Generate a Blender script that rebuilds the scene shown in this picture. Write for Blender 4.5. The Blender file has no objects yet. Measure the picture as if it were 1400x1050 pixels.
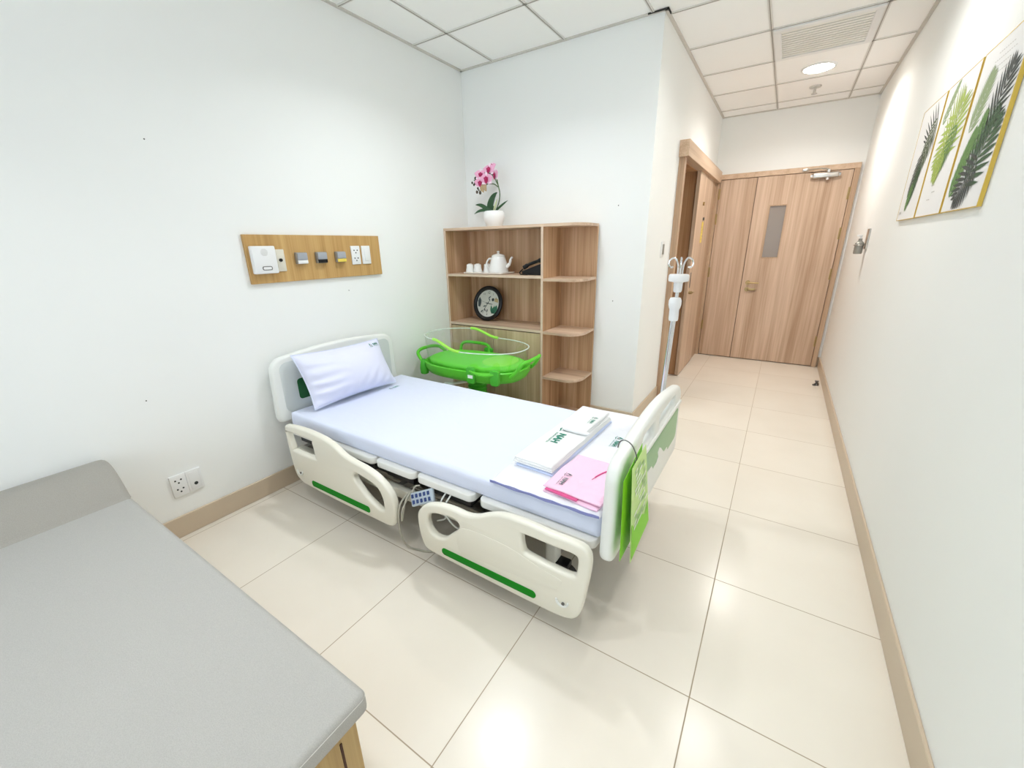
import bpy, bmesh, math, random
from mathutils import Vector, Matrix, noise
PI = math.pi
random.seed(7)
SC = bpy.context.scene
C = SC.collection

# ------------------------------------------------------------------ materials
def nodes_of(m):
    m.use_nodes = True
    nt = m.node_tree
    return nt, nt.nodes, nt.links, nt.nodes['Principled BSDF']

def M(name, col, rough=.5, metal=0., spec=.5, emit=None, estr=0., coat=0.):
    m = bpy.data.materials.new(name)
    nt, N, L, p = nodes_of(m)
    p.inputs['Base Color'].default_value = (*col, 1)
    p.inputs['Roughness'].default_value = rough
    p.inputs['Metallic'].default_value = metal
    p.inputs['Specular IOR Level'].default_value = spec
    p.inputs['Coat Weight'].default_value = coat
    if emit:
        p.inputs['Emission Color'].default_value = (*emit, 1)
        p.inputs['Emission Strength'].default_value = estr
    return m

def coords(N, L, scale=(1, 1, 1), which='Object'):
    tc = N.new('ShaderNodeTexCoord')
    mp = N.new('ShaderNodeMapping')
    mp.inputs['Scale'].default_value = scale
    L.new(tc.outputs[which], mp.inputs['Vector'])
    return mp.outputs['Vector']

def ramp(N, stops):
    r = N.new('ShaderNodeValToRGB')
    e = r.color_ramp.elements
    while len(e) < len(stops): e.new(.5)
    for k, (pos, c) in enumerate(stops):
        e[k].position = pos; e[k].color = (*c, 1)
    return r

def wood(name, axis, dark, mid, light, rough=.45, fine=1.):
    """laminate with grain running along one axis (0 x, 1 y, 2 z)"""
    m = bpy.data.materials.new(name)
    nt, N, L, p = nodes_of(m)
    s1 = [16 * fine] * 3; s1[axis] = .55
    s2 = [90 * fine] * 3; s2[axis] = 1.6
    n1 = N.new('ShaderNodeTexNoise'); n1.inputs['Scale'].default_value = 1; n1.inputs['Detail'].default_value = 3
    n1.inputs['Distortion'].default_value = .25
    L.new(coords(N, L, s1), n1.inputs['Vector'])
    n2 = N.new('ShaderNodeTexNoise'); n2.inputs['Scale'].default_value = 1; n2.inputs['Detail'].default_value = 4
    L.new(coords(N, L, s2), n2.inputs['Vector'])
    mx = N.new('ShaderNodeMix'); mx.data_type = 'FLOAT'
    mx.inputs[0].default_value = .38
    L.new(n1.outputs['Fac'], mx.inputs[2]); L.new(n2.outputs['Fac'], mx.inputs[3])
    r = ramp(N, [(.33, dark), (.5, mid), (.66, light)])
    L.new(mx.outputs[0], r.inputs['Fac'])
    L.new(r.outputs['Color'], p.inputs['Base Color'])
    p.inputs['Roughness'].default_value = rough
    p.inputs['Specular IOR Level'].default_value = .35
    return m

def cloth(name, col, rough=.85, bump=.25, scale=420, wr=0., wscale=9, speck=0.):
    m = bpy.data.materials.new(name)
    nt, N, L, p = nodes_of(m)
    p.inputs['Base Color'].default_value = (*col, 1)
    p.inputs['Roughness'].default_value = rough
    p.inputs['Specular IOR Level'].default_value = .25
    v = coords(N, L)
    n = N.new('ShaderNodeTexNoise'); n.inputs['Scale'].default_value = scale; n.inputs['Detail'].default_value = 2
    L.new(v, n.inputs['Vector'])
    if speck:
        rs = ramp(N, [(.32, [c * (1 - speck) for c in col]), (.68, [c * (1 + speck) for c in col])])
        L.new(n.outputs['Fac'], rs.inputs['Fac']); L.new(rs.outputs['Color'], p.inputs['Base Color'])
    b = N.new('ShaderNodeBump'); b.inputs['Strength'].default_value = bump; b.inputs['Distance'].default_value = .0008
    L.new(n.outputs['Fac'], b.inputs['Height'])
    last = b
    if wr:
        w = N.new('ShaderNodeTexNoise'); w.inputs['Scale'].default_value = wscale; w.inputs['Detail'].default_value = 3
        w.inputs['Distortion'].default_value = .6
        L.new(v, w.inputs['Vector'])
        b2 = N.new('ShaderNodeBump'); b2.inputs['Strength'].default_value = wr; b2.inputs['Distance'].default_value = .02
        L.new(w.outputs['Fac'], b2.inputs['Height']); L.new(b.outputs['Normal'], b2.inputs['Normal'])
        last = b2
    L.new(last.outputs['Normal'], p.inputs['Normal'])
    return m

def plaster(name, col, rough=.7):
    m = bpy.data.materials.new(name)
    nt, N, L, p = nodes_of(m)
    v = coords(N, L)
    n = N.new('ShaderNodeTexNoise'); n.inputs['Scale'].default_value = 1.3; n.inputs['Detail'].default_value = 5
    L.new(v, n.inputs['Vector'])
    a = [c * .985 for c in col]
    r = ramp(N, [(.3, a), (.7, col)])
    L.new(n.outputs['Fac'], r.inputs['Fac']); L.new(r.outputs['Color'], p.inputs['Base Color'])
    f = N.new('ShaderNodeTexNoise'); f.inputs['Scale'].default_value = 160
    L.new(v, f.inputs['Vector'])
    b = N.new('ShaderNodeBump'); b.inputs['Strength'].default_value = .06; b.inputs['Distance'].default_value = .001
    L.new(f.outputs['Fac'], b.inputs['Height']); L.new(b.outputs['Normal'], p.inputs['Normal'])
    p.inputs['Roughness'].default_value = rough
    p.inputs['Specular IOR Level'].default_value = .3
    return m

def floor_mat(ox, oy, px, py):
    m = bpy.data.materials.new('floor_tile')
    nt, N, L, p = nodes_of(m)
    tc = N.new('ShaderNodeTexCoord'); sp = N.new('ShaderNodeSeparateXYZ')
    L.new(tc.outputs['Object'], sp.inputs[0])
    def math_(op, a, b=None):
        n = N.new('ShaderNodeMath'); n.operation = op
        for k, q in enumerate((a, b)):
            if q is None: continue
            if isinstance(q, (int, float)): n.inputs[k].default_value = q
            else: L.new(q, n.inputs[k])
        return n.outputs[0]
    ds, ids = [], []
    for ax, o, pt in (('X', ox, px), ('Y', oy, py)):
        t = math_('DIVIDE', math_('SUBTRACT', sp.outputs[ax], o), pt)
        fr = math_('FRACT', t)
        d = math_('MULTIPLY', math_('SUBTRACT', .5, math_('ABSOLUTE', math_('SUBTRACT', fr, .5))), pt)
        ds.append(d); ids.append(math_('FLOOR', t))
    dist = math_('MINIMUM', *ds)
    g = N.new('ShaderNodeMapRange'); g.inputs['From Min'].default_value = .0010; g.inputs['From Max'].default_value = .0026
    L.new(dist, g.inputs['Value'])
    cb = N.new('ShaderNodeCombineXYZ'); L.new(ids[0], cb.inputs[0]); L.new(ids[1], cb.inputs[1])
    wn = N.new('ShaderNodeTexWhiteNoise'); L.new(cb.outputs[0], wn.inputs['Vector'])
    n = N.new('ShaderNodeTexNoise'); n.inputs['Scale'].default_value = 2.2; n.inputs['Detail'].default_value = 6
    L.new(tc.outputs['Object'], n.inputs['Vector'])
    r = ramp(N, [(.3, (.775, .72, .635)), (.7, (.815, .765, .685))])
    L.new(n.outputs['Fac'], r.inputs['Fac'])
    hv = N.new('ShaderNodeHueSaturation')
    L.new(r.outputs['Color'], hv.inputs['Color'])
    vr = N.new('ShaderNodeMapRange'); vr.inputs['To Min'].default_value = .975; vr.inputs['To Max'].default_value = 1.02
    L.new(wn.outputs['Value'], vr.inputs['Value']); L.new(vr.outputs['Result'], hv.inputs['Value'])
    mx = N.new('ShaderNodeMix'); mx.data_type = 'RGBA'
    mx.inputs[6].default_value = (.36, .29, .205, 1)
    L.new(g.outputs['Result'], mx.inputs[0]); L.new(hv.outputs['Color'], mx.inputs[7])
    L.new(mx.outputs[2], p.inputs['Base Color'])
    rg = N.new('ShaderNodeMapRange'); rg.inputs['To Min'].default_value = .8; rg.inputs['To Max'].default_value = .23
    L.new(g.outputs['Result'], rg.inputs['Value']); L.new(rg.outputs['Result'], p.inputs['Roughness'])
    p.inputs['Specular IOR Level'].default_value = .42
    return m

def acrylic(name, tint=(.94, .965, .955), ior=1.3, edge=0.):
    m = bpy.data.materials.new(name)
    m.use_nodes = True
    nt = m.node_tree; N = nt.nodes; L = nt.links
    N.clear()
    o = N.new('ShaderNodeOutputMaterial')
    tr = N.new('ShaderNodeBsdfTransparent'); tr.inputs[0].default_value = (*tint, 1)
    gl = N.new('ShaderNodeBsdfGlossy'); gl.inputs['Roughness'].default_value = .04
    lw = N.new('ShaderNodeLayerWeight'); lw.inputs[0].default_value = .5
    pw_ = N.new('ShaderNodeMath'); pw_.operation = 'POWER'; pw_.inputs[1].default_value = 5.
    L.new(lw.outputs['Facing'], pw_.inputs[0])
    fr = N.new('ShaderNodeMath'); fr.operation = 'MULTIPLY_ADD'; fr.inputs[1].default_value = .45; fr.inputs[2].default_value = .06
    L.new(pw_.outputs[0], fr.inputs[0])
    mx = N.new('ShaderNodeMixShader')
    L.new(fr.outputs[0], mx.inputs[0]); L.new(tr.outputs[0], mx.inputs[1]); L.new(gl.outputs[0], mx.inputs[2])
    last = mx
    if edge:
        df = N.new('ShaderNodeBsdfDiffuse'); df.inputs[0].default_value = (.9, .95, .93, 1)
        m2 = N.new('ShaderNodeMixShader'); m2.inputs[0].default_value = edge
        L.new(mx.outputs[0], m2.inputs[1]); L.new(df.outputs[0], m2.inputs[2]); last = m2
    L.new(last.outputs[0], o.inputs[0])
    return m

W_OFF = M('wall_paint_holder', (.8, .8, .8))
bpy.data.materials.remove(W_OFF)
m_wall = plaster('wall_paint', (.855, .872, .868))
m_ceil = plaster('ceiling_tile', (.935, .94, .94), .8)
m_floor = floor_mat(.049, 0., .6, .602)
m_base = M('skirting_tile', (.56, .46, .345), .35)
m_tbar = M('ceiling_t_bar', (.70, .69, .67), .5)
m_tline = M('t_bar_shadow_line', (.30, .28, .25), .6)  # dark strip that paints the shadow line along each T-bar
m_angle = M('wall_angle', (.60, .58, .54), .5)
m_tdark = M('dark_gap', (.03, .03, .028), .8)
m_shelf_v = wood('oak_laminate_upright', 2, (.35, .195, .10), (.53, .335, .195), (.67, .465, .30))
m_shelf_h = wood('oak_laminate_level', 0, (.42, .28, .19), (.56, .40, .285), (.66, .50, .375))
m_edge = M('oak_edge_band', (.62, .475, .36), .5)
m_cabdoor = wood('oak_laminate_door', 2, (.35, .25, .145), (.47, .35, .215), (.57, .44, .285))
m_door = wood('door_laminate', 2, (.42, .28, .185), (.56, .405, .295), (.68, .52, .40), .4, .8)
m_doorframe = wood('door_frame_laminate', 2, (.38, .25, .165), (.48, .33, .22), (.55, .40, .28))
m_pelmet = wood('pelmet_laminate', 1, (.48, .33, .22), (.60, .435, .31), (.67, .51, .38))
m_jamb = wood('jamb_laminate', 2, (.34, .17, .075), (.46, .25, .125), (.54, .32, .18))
m_panelwood = wood('golden_oak_veneer', 2, (.40, .225, .07), (.52, .32, .12), (.60, .39, .16), .5)
m_sofawood = wood('sofa_base_laminate', 2, (.36, .23, .09), (.44, .30, .125), (.50, .35, .16), .5, 1.6)
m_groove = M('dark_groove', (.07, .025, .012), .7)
m_grey = cloth('grey_vinyl', (.41, .404, .385), .55, .5, 480, speck=.07)
m_greydk = cloth('grey_vinyl_bolster', (.33, .315, .285), .55, .5, 480, speck=.07)
m_seam = M('pale_seam_thread', (.62, .62, .58), .7)
m_sheet = cloth('lavender_sheet', (.67, .715, .86), .85, .2, 500, .14, 7)
m_pillow = cloth('lavender_pillowcase', (.72, .74, .905), .85, .2, 500)
m_white_t = cloth('white_towel', (.80, .815, .82), .95, .8, 380)
m_quilt = cloth('white_quilted_cover', (.77, .785, .84), .9, .3, 380, .25, 16)
m_lav = cloth('lavender_fabric', (.25, .27, .52), .9, .2, 400)
m_pale = cloth('pale_blue_linen', (.60, .68, .88), .9, .2, 400)
m_pink = cloth('pink_fabric', (.88, .58, .74), .9, .2, 400, .2, 14)
m_pinkdk = cloth('deep_pink_fabric', (.62, .10, .26), .9, .2, 400)
m_abs = M('cream_abs_plastic', (.76, .74, .645), .35, coat=.15)
m_absw = M('white_abs_plastic', (.77, .79, .765), .35, coat=.15)
m_plat = M('white_platform_plastic', (.78, .78, .745), .45)
m_inset = M('pale_grey_plastic', (.60, .64, .63), .45)
m_strip = M('green_bumper_strip', (.006, .225, .012), .6, spec=.15)
m_dkgreen = M('dark_green_panel', (.01, .11, .025), .4)
m_ltgreen = M('sage_green_panel', (.30, .49, .27), .45)
m_frame = M('cream_steel', (.66, .645, .56), .4)
m_steelgr = M('grey_steel', (.33, .32, .29), .45, .3)
m_black = M('black_plastic', (.010, .010, .011), .35, spec=.3)
m_rub = M('black_rubber', (.02, .02, .02), .7)
m_cable = M('beige_cable', (.45, .44, .37), .5)
m_remote = M('grey_blue_plastic', (.46, .53, .60), .45)
m_btn = M('navy_button', (.03, .06, .20), .4)
m_btnw = M('pale_label', (.75, .80, .86), .5)
m_logo = M('green_print', (.02, .22, .15), .7)
m_logok = M('grey_print', (.13, .16, .17), .7)
m_heart = M('pink_print', (.75, .1, .25), .7)
m_leaf1 = M('bright_green_card', (.22, .62, .008), .45, spec=.3)
m_leaf2 = M('pale_green_card', (.48, .74, .20), .35, coat=.2)
m_wht = M('white_print', (.85, .88, .82), .4)
m_chrome = M('chrome', (.75, .75, .76), .15, 1.)
m_steel = M('brushed_steel', (.58, .56, .53), .3, 1.)
m_gun = M('dark_steel', (.18, .18, .18), .3, 1.)
m_brass = M('brass_tone', (.45, .34, .17), .3, .9)
m_gold = M('gold_edge', (.62, .44, .08), .35, .35)
m_yellow = M('yellow_plate', (.80, .62, .10), .4)
m_canvas = M('white_canvas', (.82, .82, .83), .6)
m_wplas = M('white_plastic', (.80, .81, .82), .35)
m_cplas = M('ivory_plastic', (.70, .67, .58), .4)
m_clear = acrylic('clear_acrylic')
m_rim = acrylic('acrylic_rim', (.9, .95, .93), 1.5, .45)
m_cotgreen = M('green_cot_plastic', (.11, .55, .035), .4, spec=.3)
m_cotgreen2 = M('deep_green_cot_plastic', (.065, .42, .03), .4, spec=.3)
m_lime = M('lime_plastic', (.34, .74, .08), .35)
m_cotsheet = cloth('green_cot_sheet', (.13, .60, .045), .75, .2, 400)
m_cotpad = cloth('pale_green_cot_pad', (.22, .66, .07), .75, .2, 400)
m_ceramic = M('white_ceramic', (.82, .81, .79), .18, coat=.4)
m_traym = M('cream_tray', (.74, .68, .62), .4)
m_pot = M('white_pot', (.84, .84, .84), .4)
m_leafg = M('orchid_leaf', (.02, .075, .025), .4)
m_leafp = M('variegated_leaf', (.55, .60, .35), .5)
m_stem = M('orchid_stem', (.07, .13, .05), .6)
m_petal = M('pink_petal', (.85, .42, .62), .6)
m_petalw = M('pale_petal', (.90, .74, .84), .6)
m_petald = M('magenta_lip', (.42, .01, .10), .6)
m_bud = M('dark_bud', (.07, .05, .035), .6)
m_dry = M('tan_leaf', (.45, .33, .19), .7)
m_soil = M('moss', (.12, .13, .06), .9)
m_face = M('clock_face', (.62, .62, .58), .4)
m_ink = M('dark_print', (.03, .035, .035), .6)
m_cgreen = M('teal_green_print', (.03, .16, .09), .6)
m_ctan = M('tan_print', (.48, .36, .18), .6)
m_cgrey = M('slate_print', (.06, .075, .085), .6)
m_lampcool = M('lamp_diffuser_cool', (.9, .9, .9), .5, emit=(.93, .985, 1.), estr=22.)
m_lampwarm = M('lamp_diffuser_warm', (.9, .9, .9), .5, emit=(1., .94, .84), estr=40.)
m_lampmid = M('lamp_diffuser_neutral', (.9, .9, .9), .5, emit=(1., .975, .935), estr=18.)
m_vent = M('grille_metal', (.84, .84, .81), .5)
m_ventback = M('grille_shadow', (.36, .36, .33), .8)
m_frost = M('frosted_pane', (.235, .185, .14), .25, coat=.3)
m_palm = [M('leaf_ink_charcoal', (.055, .065, .06), .7), M('leaf_ink_olive', (.10, .13, .07), .7), M('leaf_ink_green', (.12, .24, .07), .7),
          M('leaf_ink_lime', (.36, .46, .10), .7), M('leaf_ink_sage', (.28, .36, .20), .7), M('leaf_ink_forest', (.045, .10, .045), .7), M('leaf_ink_grey', (.55, .54, .53), .7)]

# ------------------------------------------------------------------ mesh helpers
ORG = {}
class MB:
    """collects shapes into one mesh, each face with its own material slot"""
    def __init__(s): s.v = []; s.f = []; s.mi = []; s.mats = []
    def slot(s, m):
        if m not in s.mats: s.mats.append(m)
        return s.mats.index(m)
    def add(s, vs, fs, m):
        o = len(s.v); k = s.slot(m)
        s.v += [tuple(q) for q in vs]
        for f in fs: s.f.append([i + o for i in f]); s.mi.append(k)
        return s
    def addbm(s, bm, m, mat=None):
        bm.verts.index_update()
        vs = [(mat @ v.co if mat else v.co) for v in bm.verts]
        s.add(vs, [[v.index for v in f.verts] for f in bm.faces], m); bm.free(); return s
    def box(s, a, b, m, bev=0., seg=2, mat=None):
        bm = bmesh.new(); bmesh.ops.create_cube(bm, size=1)
        a, b = Vector(a), Vector(b)
        for v in bm.verts: v.co = Vector([(a[i] + b[i]) / 2 + v.co[i] * (b[i] - a[i]) for i in range(3)])
        if bev: bmesh.ops.bevel(bm, geom=list(bm.edges), offset=bev, segments=seg, profile=.5, affect='EDGES')
        return s.addbm(bm, m, mat)
    def lathe(s, prof, m, at=(0, 0, 0), n=32, mat=None, cap=True):
        vs, fs = [], []
        for r, z in prof:
            for k in range(n):
                a = 2 * PI * k / n; vs.append(Vector((r * math.cos(a), r * math.sin(a), z)))
        for j in range(len(prof) - 1):
            for k in range(n):
                fs.append([j * n + k, j * n + (k + 1) % n, (j + 1) * n + (k + 1) % n, (j + 1) * n + k])
        if cap:
            fs.append(list(range(n))[::-1]); fs.append([(len(prof) - 1) * n + k for k in range(n)])
        at = Vector(at)
        vs = [(mat @ v if mat else v) + at for v in vs]
        return s.add(vs, fs, m)
    def cyl(s, p, q, r, m, n=16, r2=None):
        p, q = Vector(p), Vector(q); d = q - p
        R = d.to_track_quat('Z', 'Y').to_matrix().to_4x4()
        return s.lathe([(r, 0), (r if r2 is None else r2, d.length)], m, p, n, R)
    def tube(s, path, r, m, n=8, closed=False):
        P = [Vector(p) for p in path]; N_ = len(P)
        T = [((P[(i + 1) % N_] if closed or i < N_ - 1 else P[i]) - (P[i - 1] if closed or i > 0 else P[i])).normalized() for i in range(N_)]
        up = Vector((0, 0, 1)) if abs(T[0].z) < .9 else Vector((1, 0, 0))
        u = T[0].cross(up).normalized(); vs = []
        for i in range(N_):
            u = (u - T[i] * u.dot(T[i])).normalized(); w = T[i].cross(u)
            rr = r[i] if isinstance(r, (list, tuple)) else r
            for k in range(n):
                a = 2 * PI * k / n; vs.append(P[i] + u * (rr * math.cos(a)) + w * (rr * math.sin(a)))
        fs = []
        for i in range(N_ if closed else N_ - 1):
            j = (i + 1) % N_
            for k in range(n): fs.append([i * n + k, i * n + (k + 1) % n, j * n + (k + 1) % n, j * n + k])
        if not closed: fs.append(list(range(n))[::-1]); fs.append([(N_ - 1) * n + k for k in range(n)])
        return s.add(vs, fs, m)
    def ball(s, c, r, m, sc=(1, 1, 1), n=12):
        prof = [(max(1e-4, r * math.sin(PI * k / n)), -r * math.cos(PI * k / n)) for k in range(n + 1)]
        return s.lathe(prof, m, c, n + 4, Matrix.Diagonal((*sc, 1)))
    def loft(s, rings, m, cap0=True, cap1=True):
        n = len(rings[0]); vs = [p for r in rings for p in r]; fs = []
        for j in range(len(rings) - 1):
            for k in range(n): fs.append([j * n + k, j * n + (k + 1) % n, (j + 1) * n + (k + 1) % n, (j + 1) * n + k])
        if cap0: fs.append(list(range(n))[::-1])
        if cap1: fs.append([(len(rings) - 1) * n + k for k in range(n)])
        return s.add(vs, fs, m)
    def grid(s, fn, nu, nv, m):
        vs = [fn(i / nu, j / nv) for j in range(nv + 1) for i in range(nu + 1)]
        fs = [[j * (nu + 1) + i, j * (nu + 1) + i + 1, (j + 1) * (nu + 1) + i + 1, (j + 1) * (nu + 1) + i] for j in range(nv) for i in range(nu)]
        return s.add(vs, fs, m)
    def plate(s, outlines, axis, lo, hi, m, bev=.0, res=3):
        """2-D outlines (first is the outer, the others holes) -> solid between lo and hi along the given axis, edges rounded by bev"""
        cu = bpy.data.curves.new('tmp', 'CURVE'); cu.dimensions = '2D'; cu.fill_mode = 'BOTH'
        for o in outlines:
            sp = cu.splines.new('POLY'); sp.points.add(len(o) - 1); sp.use_cyclic_u = True
            for k, (x, y) in enumerate(o): sp.points[k].co = (x, y, 0, 1)
        cu.extrude = max(1e-5, (hi - lo) / 2 - bev); cu.bevel_depth = bev; cu.bevel_resolution = res; cu.offset = -bev
        ob = bpy.data.objects.new('tmp', cu); C.objects.link(ob)
        me = ob.to_mesh()
        mid = (lo + hi) / 2
        if axis == 0: f = lambda c: (mid + c.z, c.x, c.y)
        elif axis == 1: f = lambda c: (c.x, mid - c.z, c.y)
        else: f = lambda c: (c.x, c.y, mid + c.z)
        s.add([f(v.co) for v in me.vertices], [list(p.vertices) for p in me.polygons], m)
        ob.to_mesh_clear(); bpy.data.objects.remove(ob); bpy.data.curves.remove(cu)
        return s
    def text(s, body, size, m, fn, bold=0., align='LEFT'):
        """flat lettering; fn maps (u, v) to a point"""
        cu = bpy.data.curves.new('tmp', 'FONT'); cu.body = body; cu.size = size; cu.align_x = align; cu.offset = bold * size; cu.resolution_u = 3
        ob = bpy.data.objects.new('tmp', cu); C.objects.link(ob)
        bpy.context.view_layer.update()
        me = ob.evaluated_get(bpy.context.evaluated_depsgraph_get()).to_mesh()
        s.add([fn(v.co.x, v.co.y) for v in me.vertices], [list(p.vertices) for p in me.polygons], m)
        bpy.data.objects.remove(ob); bpy.data.curves.remove(cu)
        return s
    def poly(s, pts, m, fn):
        return s.add([fn(*p) for p in pts], [list(range(len(pts)))], m)
    def build(s, name, parent=None, smooth=35, local=False, kind=None, solid=0.):
        me = bpy.data.meshes.new(name)
        org = Vector((0, 0, 0)) if (local or parent is None) else ORG[parent.name]
        me.from_pydata([Vector(v) - org for v in s.v], [], s.f)
        for m in s.mats: me.materials.append(m)
        for p, k in zip(me.polygons, s.mi): p.material_index = k
        bm = bmesh.new(); bm.from_mesh(me)
        bmesh.ops.remove_doubles(bm, verts=bm.verts, dist=1e-5)
        if solid != -1: bmesh.ops.recalc_face_normals(bm, faces=bm.faces)
        bm.to_mesh(me); bm.free()
        if smooth:
            for p in me.polygons: p.use_smooth = True
            me.set_sharp_from_angle(angle=math.radians(smooth))
        o = bpy.data.objects.new(name, me); C.objects.link(o)
        ORG[o.name] = org
        if parent is not None: o.parent = parent
        if kind: o['kind'] = kind
        return o

def thing(name, label, cat, loc=(0, 0, 0), rz=0., group=None):
    o = bpy.data.objects.new(name, None); C.objects.link(o)
    o.empty_display_size = .05
    o.location = loc; o.rotation_euler = (0, 0, rz); ORG[o.name] = Vector(loc)
    o['label'] = label; o['category'] = cat
    if group: o['group'] = group
    return o
def tag(o, label, cat, group=None):
    o['label'] = label; o['category'] = cat
    if group: o['group'] = group
    return o
def recenter(o, at):
    """moves a single-mesh thing's origin to its base"""
    at = Vector(at)
    for v in o.data.vertices: v.co -= at
    o.location = at; ORG[o.name] = at
    return o
def copy_tree(o, parent=None):
    c = o.copy(); C.objects.link(c); ORG[c.name] = ORG[o.name]
    if parent is not None: c.parent = parent
    for ch in list(o.children): copy_tree(ch, c)
    return c

def smooth_closed(pts, k=6):
    n = len(pts); out = []
    for i in range(n):
        p0, p1, p2, p3 = [Vector(pts[(i + d) % n]) for d in (-1, 0, 1, 2)]
        for j in range(k):
            t = j / k
            out.append(tuple(.5 * ((2 * p1) + (p2 - p0) * t + (2 * p0 - 5 * p1 + 4 * p2 - p3) * t * t + (3 * p1 - p0 - 3 * p2 + p3) * t ** 3)))
    return out
def smooth_open(pts, k=6):
    P = [Vector(p) for p in pts]; P = [2 * P[0] - P[1]] + P + [2 * P[-1] - P[-2]]; out = []
    for i in range(1, len(P) - 2):
        p0, p1, p2, p3 = P[i - 1:i + 3]
        for j in range(k):
            t = j / k
            out.append(.5 * ((2 * p1) + (p2 - p0) * t + (2 * p0 - 5 * p1 + 4 * p2 - p3) * t * t + (3 * p1 - p0 - 3 * p2 + p3) * t ** 3))
    return out + [P[-2]]
def rrect(x0, y0, x1, y1, r, n=5):
    out = []
    for cx, cy, a0 in ((x1 - r, y1 - r, 0), (x0 + r, y1 - r, 90), (x0 + r, y0 + r, 180), (x1 - r, y0 + r, 270)):
        for k in range(n + 1):
            a = math.radians(a0 + 90 * k / n); out.append((cx + r * math.cos(a), cy + r * math.sin(a)))
    return out
def circle(cx, cy, r, n=24, r2=None):
    return [(cx + r * math.cos(2 * PI * k / n), cy + (r2 or r) * math.sin(2 * PI * k / n)) for k in range(n)]

# ------------------------------------------------------------------ the room
H = 2.81; XR = 3.034; XC = 1.622; YB = 2.046; YD = 4.846; Y0 = -4.2; BH = .118
def struct(name, mb, smooth=0):
    o = mb.build(name, smooth=smooth); o['kind'] = 'structure'; return o
struct('floor', MB().box((-.15, Y0 - .15, -.1), (XR + .15, YD + .15, 0), m_floor))
ceiling = struct('ceiling', MB().box((-.15, Y0 - .15, H), (XR + .15, YD + .15, H + .1), m_ceil))
ORG['ceiling'] = Vector((0, 0, 0))
# exposed grid of the suspended ceiling, with its wall angle
g = MB()
for k in range(5):
    x = .326 + .613 * k
    ya, yb = (Y0, YB) if x < XC else (Y0, YD)
    g.box((x - .011, ya, H - .006), (x + .011, yb, H + .001), m_tbar)
    g.box((x - .0025, ya, H - .0075), (x + .0025, yb, H - .005), m_tline)
for k in range(-12, 4):
    y = 3.335 + .6135 * k
    if y > YD: continue
    x0 = 0 if y < YB else XC
    g.box((x0, y - .011, H - .006), (XR, y + .011, H + .001), m_tbar)
    g.box((x0, y - .002, H - .0075), (XR, y + .002, H - .005), m_tline)
t = .020
for a, b in (((0, Y0, 0), (t, YB, 0)), ((0, YB - t, 0), (XC + t, YB, 0)), ((XC, YB - t, 0), (XC + t, YD, 0)), ((XC, YD - t, 0), (XR, YD, 0)), ((XR - t, Y0, 0), (XR, YD, 0)), ((0, Y0, 0), (XR, Y0 + t, 0))):
    g.box((a[0], a[1], H - .009), (b[0], b[1], H + .001), m_angle)
g.build('ceiling_grid', ceiling, 0)
g = MB(); g.box((XC - .10, YB - .024, H - .011), (XC + .026, YB - .019, H - .002), m_tdark).box((XC + .020, YB - .024, H - .011), (XC + .026, YB + .05, H - .002), m_tdark)
g.build('corner_gap', ceiling, 0)
def holes(wall, fn, pts, r=.004):
    for p in pts:
        MB().poly(circle(p[0], p[1], r, 10), m_ink, fn).build('screw_hole', wall, 0)
wl = struct('wall_left', MB().box((-.15, Y0 - .15, 0), (0, YD, H), m_wall)); ORG['wall_left'] = Vector((0, 0, 0))
holes(wl, lambda a, b: (.0006, a, b), [(-.245, 1.921), (-.518, .766), (.694, 1.173)], .0032)
wb = struct('wall_back', MB().box((0, YB, 0), (XC - .2, YB + .12, H), m_wall)); ORG['wall_back'] = Vector((0, 0, 0))
holes(wb, lambda a, b: (a, YB - .0006, b), [(1.40, 1.71), (1.40, 1.02)], .004)
OPA, OPB, OPZ = 2.90, 3.70, 2.125
wc = MB().box((XC - .2, YB, 0), (XC, OPA, H), m_wall).box((XC - .2, OPB, 0), (XC, YD, H), m_wall).box((XC - .2, OPA, OPZ), (XC, OPB, H), m_wall)
struct('wall_corridor', wc)
struct('wall_far', MB().box((-.15, YD, 0), (XR + .15, YD + .15, H), m_wall))
struct('wall_right', MB().box((XR, Y0 - .15, 0), (XR + .15, YD, H), m_wall))
# rear wall with a wide window behind the camera
wx0, wx1, wz0, wz1 = .35, 2.75, .85, 2.45
wr = MB().box((0, Y0 - .15, 0), (wx0, Y0, H), m_wall).box((wx1, Y0 - .15, 0), (XR, Y0, H), m_wall).box((wx0, Y0 - .15, 0), (wx1, Y0, wz0), m_wall).box((wx0, Y0 - .15, wz1), (wx1, Y0, H), m_wall)
struct('wall_rear', wr)
f = MB()
for a, b in (((wx0, wz0), (wx1, wz0 + .05)), ((wx0, wz1 - .05), (wx1, wz1)), ((wx0, wz0 + .05), (wx0 + .05, wz1 - .05)), ((wx1 - .05, wz0 + .05), (wx1, wz1 - .05)), ((1.525, wz0 + .05), (1.575, wz1 - .05))):
    f.box((a[0], Y0 - .1, a[1]), (b[0], Y0 - .05, b[1]), m_wplas)
struct('window_1', f)
# skirting
def skirt(name, a, b): return struct(name, MB().box((*a, 0), (*b, BH), m_base, .003, 1))
skirt('baseboard_left', (0, Y0), (.012, YB)); skirt('baseboard_back', (.012, YB - .012), (XC + .012, YB))
skirt('baseboard_corridor', (XC, YB), (XC + .012, 2.83)); skirt('baseboard_right', (XR - .012, Y0), (XR, YD))
skirt('baseboard_far', (3.006, YD - .008), (XR - .012, YD))

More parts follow.
